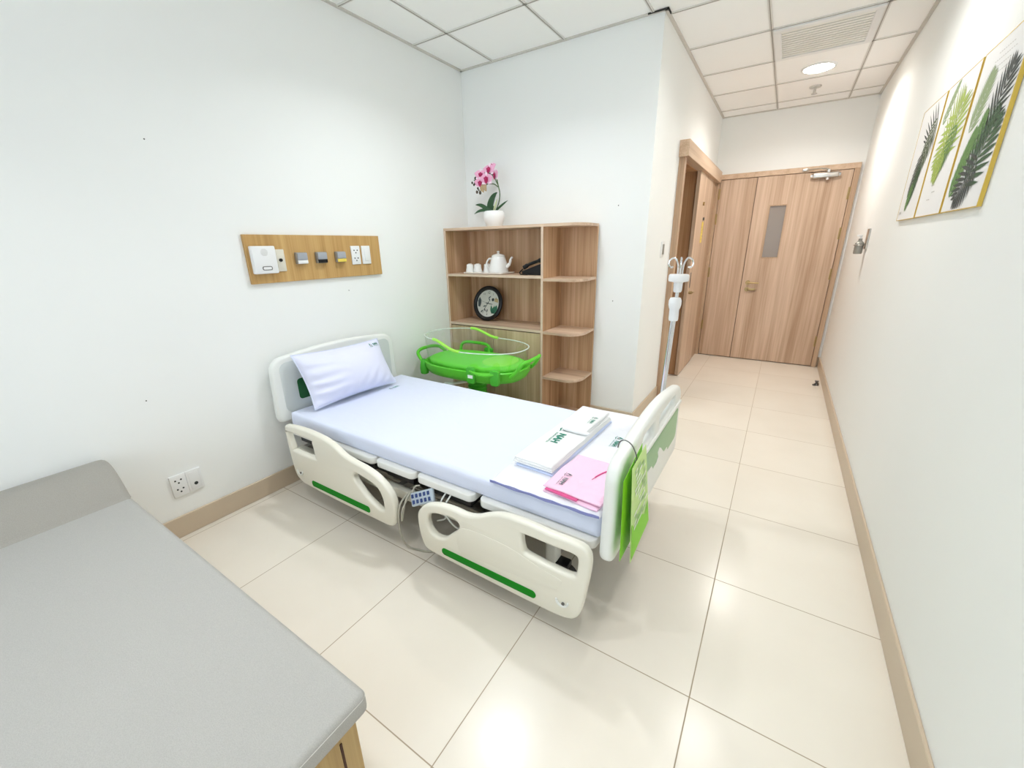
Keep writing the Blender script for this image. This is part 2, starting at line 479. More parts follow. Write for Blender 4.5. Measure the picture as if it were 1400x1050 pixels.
# ------------------------------------------------------------------ double door at the end of the corridor
d1 = bpy.data.objects.new('door_1', None); C.objects.link(d1); d1['kind'] = 'structure'; d1.location = (2.33, YD, 0); ORG['door_1'] = Vector(d1.location)
DX0, DX1, DZ = 1.66, 3.004, 2.2
f = MB().box((DX0 - .03, YD - .045, 0), (1.69, YD + .0, 2.1455), m_doorframe, .002, 1).box((2.955, YD - .045, 0), (DX1, YD, 2.1455), m_doorframe, .002, 1).box((DX0 - .03, YD - .045, 2.146), (DX1, YD, DZ), m_pelmet, .002, 1)
f.box((1.69, YD - .008, 0), (2.955, YD, 2.146), m_groove)
f.build('door_frame', d1, 0)
lf = MB().box((1.694, YD - .034, .010), (2.078, YD - .01, 2.141), m_door, .002, 1).build('door_leaf', d1, 0)
WX0, WX1, WZ0, WZ1 = 2.242, 2.419, 1.25, 1.838
outer = [(2.084, .010), (2.951, .010), (2.951, 2.141), (2.084, 2.141)]
rf = MB().plate([outer, [(WX0, WZ0), (WX0, WZ1), (WX1, WZ1), (WX1, WZ0)]], 1, YD - .034, YD - .01, m_door).build('door_leaf', d1, 0)
MB().box((WX0, YD - .018, WZ0), (WX1, YD - .012, WZ1), m_frost).build('vision_panel', rf, 0)
b = MB()
for a, c in (((WX0, WZ0), (WX1, WZ0 + .012)), ((WX0, WZ1 - .012), (WX1, WZ1)), ((WX0, WZ0 + .012), (WX0 + .01, WZ1 - .012)), ((WX1 - .01, WZ0 + .012), (WX1, WZ1 - .012))):
    b.box((a[0], YD - .037, a[1]), (c[0], YD - .012, c[1]), m_doorframe)
b.build('panel_bead', rf, 0)
h = MB()
h.cyl((2.15, YD - .034, .965), (2.15, YD - .046, .965), .027, m_brass).cyl((2.15, YD - .044, .965), (2.15, YD - .088, .965), .010, m_brass)
h.tube([(2.15, YD - .085, .965), (2.18, YD - .087, .966), (2.27, YD - .084, .963)], [.011, .010, .008], m_brass)
h.build('lever_handle', rf)
h = MB().cyl((2.15, YD - .034, .885), (2.15, YD - .048, .885), .026, m_brass).box((2.15, YD - .060, .872), (2.24, YD - .050, .898), m_brass, .004).cyl((2.15, YD - .05, .885), (2.15, YD - .06, .885), .012, m_brass)
h.build('lock_turn', rf)
for x, zs in ((2.953, (.25, 1.02, 1.45, 1.85)), (1.691, (.35, 1.02, 1.65, 1.93))):
    for z in zs:
        MB().cyl((x, YD - .044, z), (x, YD - .044, z + .12), .007, m_brass, 10).box((x - .016, YD - .0365, z), (x + .016, YD - .034, z + .12), m_brass).build('hinge', d1)
cl = MB().box((2.60, YD - .085, 2.075), (2.83, YD - .034, 2.128), m_steel, .012, 3).cyl((2.585, YD - .06, 2.10), (2.845, YD - .06, 2.10), .021, m_chrome)
cl.cyl((2.735, YD - .06, 2.055), (2.735, YD - .06, 2.155), .019, m_chrome)
co = cl.build('door_closer', rf)
MB().tube([(2.735, YD - .06, 2.158), (2.66, YD - .12, 2.165)], .008, m_steel).tube([(2.66, YD - .12, 2.165), (2.53, YD - .05, 2.168)], .006, m_steel).box((2.50, YD - .060, 2.158), (2.56, YD - .044, 2.182), m_steel, .003).build('closer_arm', co)

# ------------------------------------------------------------------ sliding side door in the corridor wall
d2 = bpy.data.objects.new('door_2', None); C.objects.link(d2); d2['kind'] = 'structure'; d2.location = (XC, 3.3, 0); ORG['door_2'] = Vector(d2.location)
MB().box((XC - .02, 2.80, 2.112), (1.70, 4.80, 2.232), m_pelmet, .002, 1).build('pelmet', d2, 0)
MB().box((XC - .01, 2.832, 0), (1.668, 2.905, 2.114), m_doorframe, .002, 1).build('door_casing', d2, 0)
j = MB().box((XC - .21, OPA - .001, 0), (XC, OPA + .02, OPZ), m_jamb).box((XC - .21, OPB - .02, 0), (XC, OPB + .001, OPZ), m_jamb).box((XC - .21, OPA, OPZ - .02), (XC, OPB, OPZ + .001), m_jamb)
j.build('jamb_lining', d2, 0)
sl = MB().box((1.632, 3.635, .012), (1.667, 4.45, 2.115), m_door, .002, 1).build('sliding_leaf', d2, 0)
MB().box((1.636, 4.452, .0), (1.655, 4.80, 2.112), m_doorframe).build('side_panel', d2, 0)
s_ = MB().box((1.667, 4.02, 1.44), (1.670, 4.11, 1.655), m_yellow, .001, 1)
for y, z, w_, h_ in ((4.045, 1.60, .03, .012), (4.075, 1.575, .014, .03), (4.04, 1.545, .02, .01), (4.08, 1.51, .03, .012), (4.05, 1.475, .016, .016)):
    s_.box((1.670, y - w_ / 2, z - h_ / 2), (1.6712, y + w_ / 2, z + h_ / 2), m_brass)
s_.build('door_plate', sl, 0)
MB().cyl((1.666, 3.95, 1.83), (1.682, 3.95, 1.83), .018, m_brass).build('door_viewer', sl)
MB().cyl((1.666, 4.06, 1.685), (1.680, 4.06, 1.685), .016, m_gun).build('peg', sl)
hd = MB().box((1.667, 3.70, .98), (1.670, 3.74, 1.14), m_gun, .001, 1).cyl((1.668, 3.72, .93), (1.70, 3.72, .93), .016, m_brass).tube([(1.70, 3.72, .93), (1.705, 3.78, .93)], .008, m_brass)
hd.build('pull_handle', sl)

# ------------------------------------------------------------------ ceiling fittings
def downlight(x, y, label, m_lampon, watts, tint, spread=150):
    t_ = thing('ceiling_light', label, 'light', (x, y, H), group='round recessed ceiling lights')
    MB().lathe([(.102, -.002), (.108, -.010), (.122, -.010), (.126, 0.), (.102, 0.)], m_wplas, (x, y, H), 40, cap=False).build('trim_ring', t_)
    MB().lathe([(.001, -.007), (.104, -.007), (.104, -.001), (.001, -.001)], m_lampon, (x, y, H), 40).build('lamp_diffuser', t_)
    li = bpy.data.lights.new('lamp_beam', 'AREA'); li.shape = 'DISK'; li.size = .2; li.energy = watts; li.color = tint; li.spread = math.radians(spread)
    lo = bpy.data.objects.new('lamp_beam', li); C.objects.link(lo); lo.parent = t_; lo.location = (0, 0, -.014)
    return t_
downlight(2.475, 3.71, 'lit round ceiling light between the air grille and the door', m_lampwarm, 15, (1., .965, .915))
downlight(2.47, 1.80, 'lit round ceiling light above the walkway near the three pictures', m_lampmid, 8.5, (1., .975, .93))
downlight(1.06, .86, 'lit round ceiling light above the patient bed', m_lampcool, 11.5, (.94, .98, 1.), 138)
downlight(2.47, -.55, 'added round fill light out of view above the open floor beside the daybed', m_lampmid, 6, (1., .98, .95))  # added fill lamp, out of view, brightens the open floor
downlight(1.25, -1.0, 'added round fill light out of view above the grey daybed', m_lampcool, 5., (.97, .985, 1.), 105)  # added fill lamp, unseen, lifts the daybed and the floor next to it

vx0, vx1, vy0, vy1 = 2.176, 2.768, 2.732, 3.325
v = thing('ceiling_vent', 'square white louvred air grille in the corridor ceiling', 'vent', (2.472, 3.03, H))
a = MB()
for p, q in (((vx0, vy0), (vx1, vy0 + .045)), ((vx0, vy1 - .045), (vx1, vy1)), ((vx0, vy0 + .045), (vx0 + .045, vy1 - .045)), ((vx1 - .045, vy0 + .045), (vx1, vy1 - .045))):
    a.box((p[0], p[1], H - .016), (q[0], q[1], H), m_wplas, .003, 1)
a.build('vent_frame', v, 0)
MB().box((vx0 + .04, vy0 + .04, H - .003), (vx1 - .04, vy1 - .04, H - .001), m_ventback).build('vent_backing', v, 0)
a = MB(); n = 12
for k in range(n):
    y = vy0 + .05 + (vy1 - vy0 - .1) * (k + .5) / n
    R = Matrix.Translation((2.472, y, H - .009)) @ Matrix.Rotation(0., 4, 'X')
    a.box((-.2505, -.0135, -.002), (.2505, .0135, .002), m_vent, mat=R)
a.build('louvre', v, 0)
sp = thing('fire_sprinkler', 'small chrome sprinkler head hanging from the corridor ceiling', 'sprinkler', (2.475, 4.237, H))
MB().lathe([(.004, -.012), (.046, -.010), (.05, 0)], m_steel, (2.475, 4.237, H), 24).build('escutcheon', sp)
MB().cyl((2.475, 4.237, H - .01), (2.475, 4.237, H - .055), .011, m_steel).lathe([(.024, -.062), (.024, -.058), (.004, -.055)], m_steel, (2.475, 4.237, H), 16).build('sprinkler_head', sp)

# ------------------------------------------------------------------ wall pictures
def leaf_poly(cx, cy, ang, L_, Wd, n=14):
    """plain blade"""
    pts = []
    for k in range(n + 1):
        t_ = k / n; pts.append((t_ * L_, Wd * math.sin(PI * t_ ** .8)))
    for k in range(n - 1, 0, -1):
        t_ = k / n; pts.append((t_ * L_, -Wd * math.sin(PI * t_ ** .8)))
    ca, sa = math.cos(ang), math.sin(ang)
    return [(cx + x * ca - y * sa, cy + x * sa + y * ca) for x, y in pts]
BL = [0.]
def frond(mb, m, fn, cx, cy, ang, L_, Wd, n=11, slim=.30, spread=.9, base=.25):
    """palm or monstera: a row of blades on each side of a rib"""
    ca, sa = math.cos(ang), math.sin(ang)
    tri = []; hwid = L_ / n * slim
    for k in range(n):
        t_ = (k + .35) / n
        ln = Wd * (math.sin(PI * (base + (1 - base) * t_)) ** .7 * .9 + .1)
        px, py = cx + L_ * t_ * ca, cy + L_ * t_ * sa
        for sd in (-1, 1):
            tri.append(leaf_poly(px, py, ang + sd * spread * (1.2 - .6 * t_), ln, hwid, 6))
    tri.append(leaf_poly(cx, cy, ang, L_ * 1.08, L_ * .014, 8))
    for p in tri:
        BL[0] += 1.2e-5; mb.poly(p, m, fn)
def clipfn(xf, u0, u1, v0, v1):
    def fn(u, v_): return (xf, 0, 0)
    return fn
def picture(y_hi, label, draw, frame_m=None):
    """canvas on the right wall; u runs towards the viewer's right (falling y), v up, both 0..1 of .40 x .56"""
    y_lo, z0, z1, xf = y_hi - .43, 1.545, 2.112, XR - .013
    t_ = thing('wall_picture', label, 'picture', (XR, (y_hi + y_lo) / 2, z0), group='row of three leaf pictures')
    MB().box((xf + .0012, y_lo + .003, z0 + .003), (XR - .001, y_hi - .003, z1 - .003), m_canvas).build('backing_board', t_, 0)
    fm = MB()
    for a_, b_ in (((y_lo, z0), (y_lo + .006, z1)), ((y_hi - .003, z0), (y_hi, z1)), ((y_lo + .006, z0), (y_hi - .003, z0 + .003)), ((y_lo + .006, z1 - .003), (y_hi - .003, z1))):
        fm.box((xf - .001, a_[0], a_[1]), (XR - .002, b_[0], b_[1]), m_gold)
    fm.build('gold_frame', t_, 0)
    pr = MB(); layer = [0]; BL[0] = 0.
    def fn(u, v_):
        u = min(max(u, .02), .98); v_ = min(max(v_, .012), .988)
        return (xf - .0002 - layer[0] - BL[0], y_hi - u * .43, z0 + v_ * .567)
    pr.add([(xf, y_lo + .004, z0 + .003), (xf, y_hi - .003, z0 + .003), (xf, y_hi - .003, z1 - .003), (xf, y_lo + .004, z1 - .003)], [[0, 1, 2, 3]], m_canvas)
    def q(u, v_): return fn(u / .40, v_ / .56)
    def step(): layer[0] += .00012
    draw(pr, q, step)
    pr.build('art_print', t_, 0)
    return t_
P_ = m_palm
def drawA(pr, q, step):
    frond(pr, P_[0], q, .36, .44, math.radians(205), .17, .17, 8, .26, 1.15); step()
    frond(pr, P_[1], q, .34, .47, math.radians(243), .32, .12, 13, .30, .72); step()
    frond(pr, P_[0], q, .22, .33, math.radians(250), .22, .10, 11, .32, .75); step()
    frond(pr, P_[5], q, .25, .27, math.radians(248), .20, .08, 10, .34, .7); step()
    frond(pr, P_[2], q, .19, .19, math.radians(253), .14, .06, 8, .36, .6)
    step()
    for k in range(3): pr.poly([(.03 + .02 * k, .035), (.045 + .02 * k, .035), (.043 + .02 * k, .05), (.03 + .02 * k, .045)], P_[6], q)
def drawB(pr, q, step):
    frond(pr, P_[4], q, .04, .40, math.radians(52), .20, .06, 9, .36, .6); step()
    frond(pr, P_[3], q, .20, .25, math.radians(66), .22, .19, 9, .36, .95); step()
    frond(pr, P_[3], q, .26, .40, math.radians(232), .24, .15, 9, .36, .9); step()
    frond(pr, P_[2], q, .30, .36, math.radians(238), .20, .09, 9, .26, .8); step()
    frond(pr, P_[3], q, .20, .28, math.radians(250), .13, .09, 7, .38, .8); step()
    for a_, b_ in ((.16, .13), (.19, .10), (.14, .07)): pr.poly([(a_, b_), (a_ + .05, b_), (a_ + .05, b_ + .004), (a_, b_ + .004)], P_[6], q)
def drawC(pr, q, step):
    for k, (a_, w_) in enumerate(((.15, .13), (.13, .18), (.15, .14), (.17, .16))):
        for j_ in range(int(w_ / .016)):
            pr.poly([(a_ + .016 * j_, .515 - .022 * k), (a_ + .016 * j_ + .011, .515 - .022 * k), (a_ + .016 * j_ + .011, .5185 - .022 * k), (a_ + .016 * j_, .5185 - .022 * k)], P_[6], q)
    frond(pr, P_[4], q, .06, .28, math.radians(62), .20, .11, 11, .40, .62); step()
    frond(pr, P_[0], q, .25, .26, math.radians(64), .20, .12, 9, .33, .85); step()
    frond(pr, P_[2], q, .05, .05, math.radians(66), .25, .10, 12, .43, .55); step()
    frond(pr, P_[2], q, .17, .20, math.radians(70), .13, .07, 7, .40, .6); step()
    frond(pr, P_[5], q, .20, .08, math.radians(56), .25, .16, 10, .34, .85); step()
    frond(pr, P_[0], q, .27, .17, math.radians(222), .19, .13, 9, .34, .9); step()
picture(2.385, 'leaf picture nearest the door with hanging dark palm fronds', drawA)
picture(1.935, 'middle leaf picture with lime green leaves over a blank lower half', drawB)
picture(1.485, 'leaf picture farthest from the door with lines of print and dark monstera leaves', drawC)

# ------------------------------------------------------------------ wall fittings
b = thing('wall_bracket', 'small steel bracket holding a clear bottle on the right wall near the door', 'dispenser', (XR, 3.42, 1.32))
MB().box((XR - .012, 3.36, 1.37), (XR - .001, 3.46, 1.525), m_steel, .002, 1).build('back_plate', b, 0)
MB().tube([(XR - .01, 3.40, 1.40)] + [(XR - .045 + .034 * math.cos(a_), 3.44 + .036 * math.sin(a_), 1.40) for a_ in [k * PI / 8 - .6 for k in range(16)]], .005, m_steel).build('ring_holder', b)
MB().lathe([(.026, 0), (.030, .01), (.030, .085), (.013, .105), (.013, .12)], m_steelgr, (XR - .045, 3.44, 1.33), 20).build('bottle', b)
MB().cyl((XR - .045, 3.44, 1.445), (XR - .045, 3.44, 1.475), .008, m_wplas).box((XR - .075, 3.43, 1.468), (XR - .035, 3.45, 1.48), m_wplas, .003).build('pump', b)
s = thing('light_switch', 'grey and white switch plate on the corridor wall beside the side door', 'switch', (XC, 2.535, 1.34))
MB().box((XC, 2.49, 1.335), (XC + .009, 2.585, 1.455), m_wplas, .003).build('switch_plate', s)
MB().box((XC + .009, 2.513, 1.355), (XC + .013, 2.562, 1.435), m_steelgr, .002).build('rocker', s)
ds = MB().lathe([(.024, 0), (.024, .012), (.012, .02), (.010, .035), (.018, .04), (.018, .05)], m_gun, (2.975, 4.02, 0), 16).cyl((2.95, 3.99, .008), (2.99, 4.05, .012), .012, m_gun)
recenter(tag(ds.build('door_stop'), 'small dark metal door stop on the floor by the right skirting', 'door stop'), (2.975, 4.02, 0))

def socket_holes(own, x, yc, zc, s_=1.):
    for dz in (.024, -.024):
        mb = MB()
        for dy, dzz in ((-.012, .006), (.012, .006), (0, -.009)):
            mb.cyl((x, yc + dy * s_, zc + (dz + dzz) * s_), (x + .0012, yc + dy * s_, zc + (dz + dzz) * s_), .0042 * s_, m_ink, 10)
        mb.build('socket', own, 0)
o = thing('wall_outlet', 'white double wall outlet low on the left wall above the skirting', 'outlet', (0, -.462, .23))
MB().box((0, -.532, .228), (.012, -.463, .348), m_wplas, .003).build('outlet_plate', o)
MB().box((0, -.463, .228), (.012, -.394, .348), m_wplas, .003).build('outlet_plate', o)
socket_holes(o, .012, -.498, .288, 1.05)
b_ = MB().box((.012, -.452, .24), (.014, -.405, .336), m_wplas, .002).cyl((.013, -.428, .268), (.0155, -.428, .268), .009, m_ink, 14)
b_.build('aerial_socket', o)

# bedhead service panel and what is fixed on it
MBp = MB().box((0, .070, 1.264), (.02, .982, 1.526), m_panelwood, .0015, 1)
recenter(tag(MBp.build('bedhead_panel', smooth=0), 'long golden oak board on the left wall above the bed', 'panel'), (0, .526, 1.264))
X0 = .0195
n_ = thing('nurse_call_unit', 'white square nurse call box with a pill shaped button on the oak board', 'call unit', (X0, .148, 1.315))
MB().box((X0, .084, 1.318), (X0 + .034, .214, 1.466), m_wplas, .006).build('housing', n_)
MB().plate([rrect(.124, 1.337, .178, 1.358, .008), rrect(.128, 1.3405, .174, 1.3545, .006)], 0, X0 + .034, X0 + .037, m_gun).build('button_surround', n_)
MB().plate([rrect(.128, 1.3405, .174, 1.3545, .006)], 0, X0 + .034, X0 + .0365, m_wplas).build('call_button', n_)
gp = MB()
for a_ in range(-5, 6):
    for c_ in range(-5, 6):
        if a_ * a_ + c_ * c_ < 22: gp.cyl((X0 + .034, .149 + a_ * .0042, 1.432 + c_ * .0042), (X0 + .0344, .149 + a_ * .0042, 1.432 + c_ * .0042), .0012, m_steelgr, 6)
gp.build('speaker_grille', n_, 0)
n_ = thing('cord_socket', 'ivory socket plate with a black jack beside the white call box', 'outlet', (X0, .245, 1.322))
MB().box((X0, .217, 1.325), (X0 + .009, .275, 1.447), m_cplas, .003).build('socket_plate', n_)
MB().box((X0 + .009, .226, 1.342), (X0 + .011, .264, 1.43), m_cplas, .001).build('module', n_)
MB().cyl((X0 + .011, .245, 1.388), (X0 + .02, .245, 1.388), .009, m_black).build('jack', n_)
for yc, m_, nm in ((.372, m_wplas, 'white'), (.504, m_black, 'black'), (.642, m_yellow, 'yellow')):
    n_ = thing('gas_outlet', 'grey square gas outlet with a %s lower band on the oak board' % nm, 'gas outlet', (X0, yc, 1.36), group='medical gas outlets on the oak board')
    MB().box((X0, yc - .034, 1.361), (X0 + .024, yc + .034, 1.428), m_steelgr, .004).build('housing', n_)
    MB().box((X0 + .024, yc - .031, 1.384), (X0 + .032, yc + .031, 1.424), M('outlet_grey', (.36, .38, .42), .4), .003).build('cover', n_)
    MB().box((X0 + .024, yc - .031, 1.363), (X0 + .031, yc + .031, 1.383), m_, .002).build('colour_band', n_)
n_ = thing('power_socket', 'white twin power socket near the right end of the oak board', 'outlet', (X0, .769, 1.34))
MB().box((X0, .734, 1.341), (X0 + .009, .804, 1.461), m_wplas, .003).build('socket_plate', n_)
socket_holes(n_, X0 + .009, .769, 1.401, 1.05)
n_ = thing('rocker_switch', 'white single rocker switch at the right end of the oak board', 'switch', (X0, .854, 1.34))
MB().box((X0, .819, 1.341), (X0 + .009, .889, 1.461), m_wplas, .003).build('switch_plate', n_)
MB().box((X0 + .009, .838, 1.362), (X0 + .013, .870, 1.440), m_wplas, .002).build('rocker', n_)

# ------------------------------------------------------------------ bookshelf
SF, SB, SH = 1.70, 2.034, 1.592
k_ = thing('bookshelf', 'tall oak shelf unit with rounded end shelves against the back wall', 'shelf', (.67, 1.87, 0))
T = .02
MB().box((.003, SF, 0), (.003 + T, SB, SH - T), m_shelf_v).box((.003, SF - .0005, 0), (.003 + T, SF + .0005, SH - T), m_edge).build('side_panel', k_, 0)
MB().box((.945, SF, 0), (.945 + T, SB, SH - T), m_shelf_v).box((.945, SF - .0005, 0), (.945 + T, SF + .0005, SH - T), m_edge).build('divider_panel', k_, 0)
MB().box((.023, SB - .008, .06), (.945, SB, SH - T), m_shelf_v).build('back_panel', k_, 0)
MB().box((.965, SB - .018, 0), (1.262, SB, SH - T), m_shelf_v).build('back_panel', k_, 0)
def endshape(x0, xa, xb, r):
    o = [(x0, SB), (x0, SF)]
    for q in range(13):
        a_ = -PI / 2 + PI / 2 * q / 12
        o.append((xa + (xb - xa) * math.cos(a_) if False else xb - r + r * math.cos(a_), SF + r + r * math.sin(a_)))
    return o + [(xb, SB - .1), (1.262, SB)]
def rounded(x0):
    o = [(x0, SB), (x0, SF), (1.15, SF)]
    for q in range(13):
        a_ = -PI / 2 + PI / 2 * q / 12
        o.append((1.15 + .12 * math.cos(a_), SF + .15 + .15 * math.sin(a_)))
    return o + [(1.262, SB)]
MB().plate([rounded(.003)], 2, SH - T, SH, m_shelf_h).build('top_panel', k_, 0)
for z in (1.222, .803):
    MB().box((.023, SF, z - T), (.945, SB - .008, z), m_shelf_h).box((.023, SF - .0006, z - T), (.945, SF + .0004, z), m_edge).build('shelf_board', k_, 0)
for z in (1.204, .797, .425, .07):
    MB().plate([rounded(.965)], 2, z - T, z, m_shelf_h).build('end_shelf', k_, 0)
MB().box((.023, SF + .02, 0), (.945, SF + .04, .06), m_shelf_v).build('plinth', k_, 0)
for xa, xb in ((.026, .482), (.486, .942)):
    MB().box((xa, SF + .001, .062), (xb, SF + .019, .775), m_cabdoor, .001, 1).build('cabinet_door', k_, 0)
MB().box((.023, SF + .03, .06), (.945, SF + .034, .783), m_groove).build('inner_shadow_board', k_, 0)

# tray, cups, teapot
ZT = 1.222
tr = MB().plate([rrect(.175, 1.735, .565, 1.925, .02)], 2, ZT + .0005, ZT + .006, m_traym, .002)
tr.plate([rrect(.165, 1.725, .575, 1.935, .025), rrect(.178, 1.738, .562, 1.922, .02)], 2, ZT + .003, ZT + .014, m_traym, .003)
recenter(tag(tr.build('serving_tray'), 'cream serving tray under the teapot and cups', 'tray'), (.37, 1.83, ZT))
cup0 = None
for k, (x, y) in enumerate(((.212, 1.775), (.286, 1.785), (.345, 1.845))):
    if k == 0:
        cup0 = cp = thing('teacup', '', 'cup', (x, y, ZT + .0062), group='white cups upside down on the tray')
        MB().lathe([(.036, 0), (.0375, .003), (.036, .02), (.031, .045), (.030, .062), (.027, .070), (.017, .072), (.016, .076), (.001, .076)], m_ceramic, (x, y, ZT + .0062), 28).build('cup_body', cp)
        MB().tube(smooth_open([(x - .012, y + .028, ZT + .062), (x - .020, y + .048, ZT + .055), (x - .021, y + .050, ZT + .035), (x - .013, y + .034, ZT + .022)]), .004, m_ceramic).build('cup_handle', cp)
    else:
        cp = copy_tree(cup0); cp.location = (x, y, ZT + .0062)
    cp['label'] = ('white upturned teacup at the left end of the tray', 'white upturned teacup in the middle of the three', 'white upturned teacup touching the teapot')[k]
tp = thing('teapot', 'white ceramic teapot with knobbed lid on the tray', 'teapot', (.468, 1.835, ZT + .0062))
px, py, pz = .468, 1.835, ZT + .0062
MB().lathe([(.076, 0), (.082, .006), (.083, .02), (.076, .06), (.066, .10), (.058, .125), (.053, .132)], m_ceramic, (px, py, pz), 36).build('pot_body', tp)
ld = MB().lathe([(.056, .131), (.057, .136), (.048, .146), (.024, .153), (.011, .156), (.009, .162), (.013, .168), (.013, .174), (.006, .178), (.001, .178)], m_ceramic, (px, py, pz), 32).build('lid', tp)
MB().tube(smooth_open([(px - .056, py - .012, pz + .118), (px - .085, py - .02, pz + .112), (px - .104, py - .025, pz + .075), (px - .082, py - .02, pz + .035), (px - .072, py - .016, pz + .025)]), .007, m_ceramic).build('handle', tp)
MB().tube(smooth_open([(px + .068, py + .01, pz + .045), (px + .098, py + .02, pz + .075), (px + .108, py + .022, pz + .11), (px + .122, py + .025, pz + .128)]), [.016] * 6 + [.011] * 6 + [.008] * 7, m_ceramic).build('spout', tp)
# desk phone
ph = thing('desk_phone', 'black desk phone at the right end of the upper shelf', 'phone', (.83, 1.83, ZT))
def prism(mb, prof, y0, y1, m): return mb.plate([prof], 1, y0, y1, m, .004)
prism(MB(), [(.742, ZT + .001), (.935, ZT + .001), (.935, ZT + .095), (.742, ZT + .03)], 1.76, 1.93, m_black).build('phone_base', ph)
hs = MB().tube(smooth_open([(.752, 1.775, ZT + .055), (.80, 1.775, ZT + .080), (.87, 1.775, ZT + .103), (.925, 1.775, ZT + .118)]), [.017] * 5 + [.012] * 9 + [.017] * 5, m_black)
hs.build('handset', ph)
kp = MB()
for a_ in range(4):
    for c_ in range(3):
        x = .775 + .025 * a_; y = 1.84 + .024 * c_; z = ZT + .031 + (x - .742) * .337
        kp.box((x - .007, y - .007, z), (x + .007, y + .007, z + .006), m_gun, .001, 1)
kp.build('keypad', ph, 0)
MB().tube(smooth_open([(.744, 1.775, ZT + .045), (.722, 1.765, ZT + .022), (.728, 1.758, ZT + .008), (.76, 1.75, ZT + .006), (.80, 1.752, ZT + .005)]), .005, m_black).build('coiled_cord', ph)

# wall clock resting on the shelf
cz = .803
ck = thing('wall_clock', 'round black rimmed clock leaning on the middle shelf', 'clock', (.30, 1.90, cz))
R0 = .156
Rm = Matrix.Translation((.30, 1.865, cz + .0005)) @ Matrix.Rotation(math.radians(-14), 4, 'X')
def on_clock(u, v_, d=0.): return Rm @ Vector((u, -d, R0 + v_))
RL = Rm @ Matrix.Translation((0, 0, R0)) @ Matrix.Rotation(PI / 2, 4, 'X')
MB().lathe([(.001, -.018), (.13, -.018), (.148, -.012), (R0, .004), (.154, .016), (.138, .022), (.123, .016), (.119, .006)], m_black, (0, 0, 0), 56, RL, cap=False).build('clock_rim', ck)
dl = MB().lathe([(.001, .0056), (.1205, .0056)], m_face, (0, 0, 0), 56, RL, cap=False)
def oc(d): return lambda u, v_: on_clock(u, v_, d)
for k in (12, 1, 2, 3, 4, 5, 6, 7, 8, 9, 10, 11):
    a_ = PI / 2 - k * PI / 6; r_ = .096
    if k in (3, 4, 8, 9, 10): continue
    s_ = .030 if k == 12 else .024
    dl.text(str(k), s_, m_ink, (lambda u, v_, a_=a_, s_=s_: on_clock(u + r_ * math.cos(a_), v_ - s_ * .35 + r_ * math.sin(a_), .0062)), .01, 'CENTER')
dl.poly([(-.113, .02), (-.097, .055), (-.078, .03), (-.075, 0), (-.083, -.035), (-.105, -.03)], m_cgrey, oc(.006))
for ang in (20, 45, 70, 100): dl.poly(leaf_poly(.05, -.085, math.radians(ang), .075, .012), m_cgreen, oc(.0061))
dl.poly(leaf_poly(.085, -.07, math.radians(80), .06, .018), m_cgreen, oc(.0062))
dl.poly([(.066, .02), (.108, .01), (.104, .045), (.07, .05)], m_ctan, oc(.006))
dl.poly(circle(.05, .035, .014), m_ink, oc(.0061))
for u, v_, ang in ((0, .045, 40), (.02, .02, 120), (-.02, -.02, 200), (-.05, -.06, 230), (-.035, -.045, 300), (.0, -.05, 260)):
    dl.poly(leaf_poly(u, v_, math.radians(ang), .035, .006), m_cgrey, oc(.0059))
dl.build('clock_face', ck, 0)
def hand(ang, ln, w_, d, m):
    a_ = math.radians(90 - ang); c_, s_ = math.cos(a_), math.sin(a_); nx, ny = -s_ * w_, c_ * w_
    return MB().poly([(-.02 * c_ + nx, -.02 * s_ + ny), (-.02 * c_ - nx, -.02 * s_ - ny), (ln * c_ - nx * .5, ln * s_ - ny * .5), (ln * c_ + nx * .5, ln * s_ + ny * .5)], m, oc(d))
hand(97, .052, .0045, .0085, m_ink).build('hour_hand', ck, 0)
hand(211, .085, .0035, .0095, m_ink).build('minute_hand', ck, 0)
hand(284, .09, .0012, .0105, m_ink).build('second_hand', ck, 0)

# orchid on top of the shelf
ox, oy, oz = .414, 1.868, SH
orc = thing('potted_orchid', 'pink orchid in a white pot on top of the shelf unit', 'plant', (ox, oy, oz))
MB().lathe([(.052, 0), (.062, .004), (.078, .04), (.088, .08), (.086, .105), (.076, .122), (.070, .124), (.070, .112), (.001, .108)], m_pot, (ox, oy, oz), 36).build('flower_pot', orc)
MB().lathe([(.069, .104), (.05, .113), (.001, .118)], m_soil, (ox, oy, oz), 20, cap=False).build('moss', orc)
def blade(path, wid, m, name='leaf'):
    P = smooth_open(path, 5); n = len(P); mb = MB(); vs = []
    for i, p in enumerate(P):
        t_ = i / (n - 1); w_ = wid * math.sin(PI * min(1, .12 + .88 * t_)) ** .75 if t_ < 1 else 0
        d = (P[min(i + 1, n - 1)] - P[max(i - 1, 0)]).normalized(); sd = d.cross(Vector((0, -1, .35))).normalized()
        nr = sd.cross(d)
        for c_, lift in ((-1, .10), (0, -.10), (1, .10)): vs.append(p + sd * (w_ * c_) + nr * (wid * lift))
    f1 = []
    for i in range(n - 1):
        for c_ in range(2): f1.append([i * 3 + c_, i * 3 + c_ + 1, (i + 1) * 3 + c_ + 1, (i + 1) * 3 + c_])
    th = .0018; N0 = len(vs)
    vs2 = vs + [v_ + Vector((0, th, 0)) for v_ in vs]
    mb.add(vs2, f1 + [[q + N0 for q in f_][::-1] for f_ in f1], m)
    return mb.build(name, orc)
g0 = Vector((ox, oy, oz + .11))
blade([g0, g0 + Vector((-.03, -.005, .05)), g0 + Vector((.0, -.01, .11)), g0 + Vector((.045, -.012, .150))], .034, m_leafg)
blade([g0, g0 + Vector((-.06, -.02, .035)), g0 + Vector((-.11, -.03, .062)), g0 + Vector((-.165, -.03, .068))], .016, m_leafg)
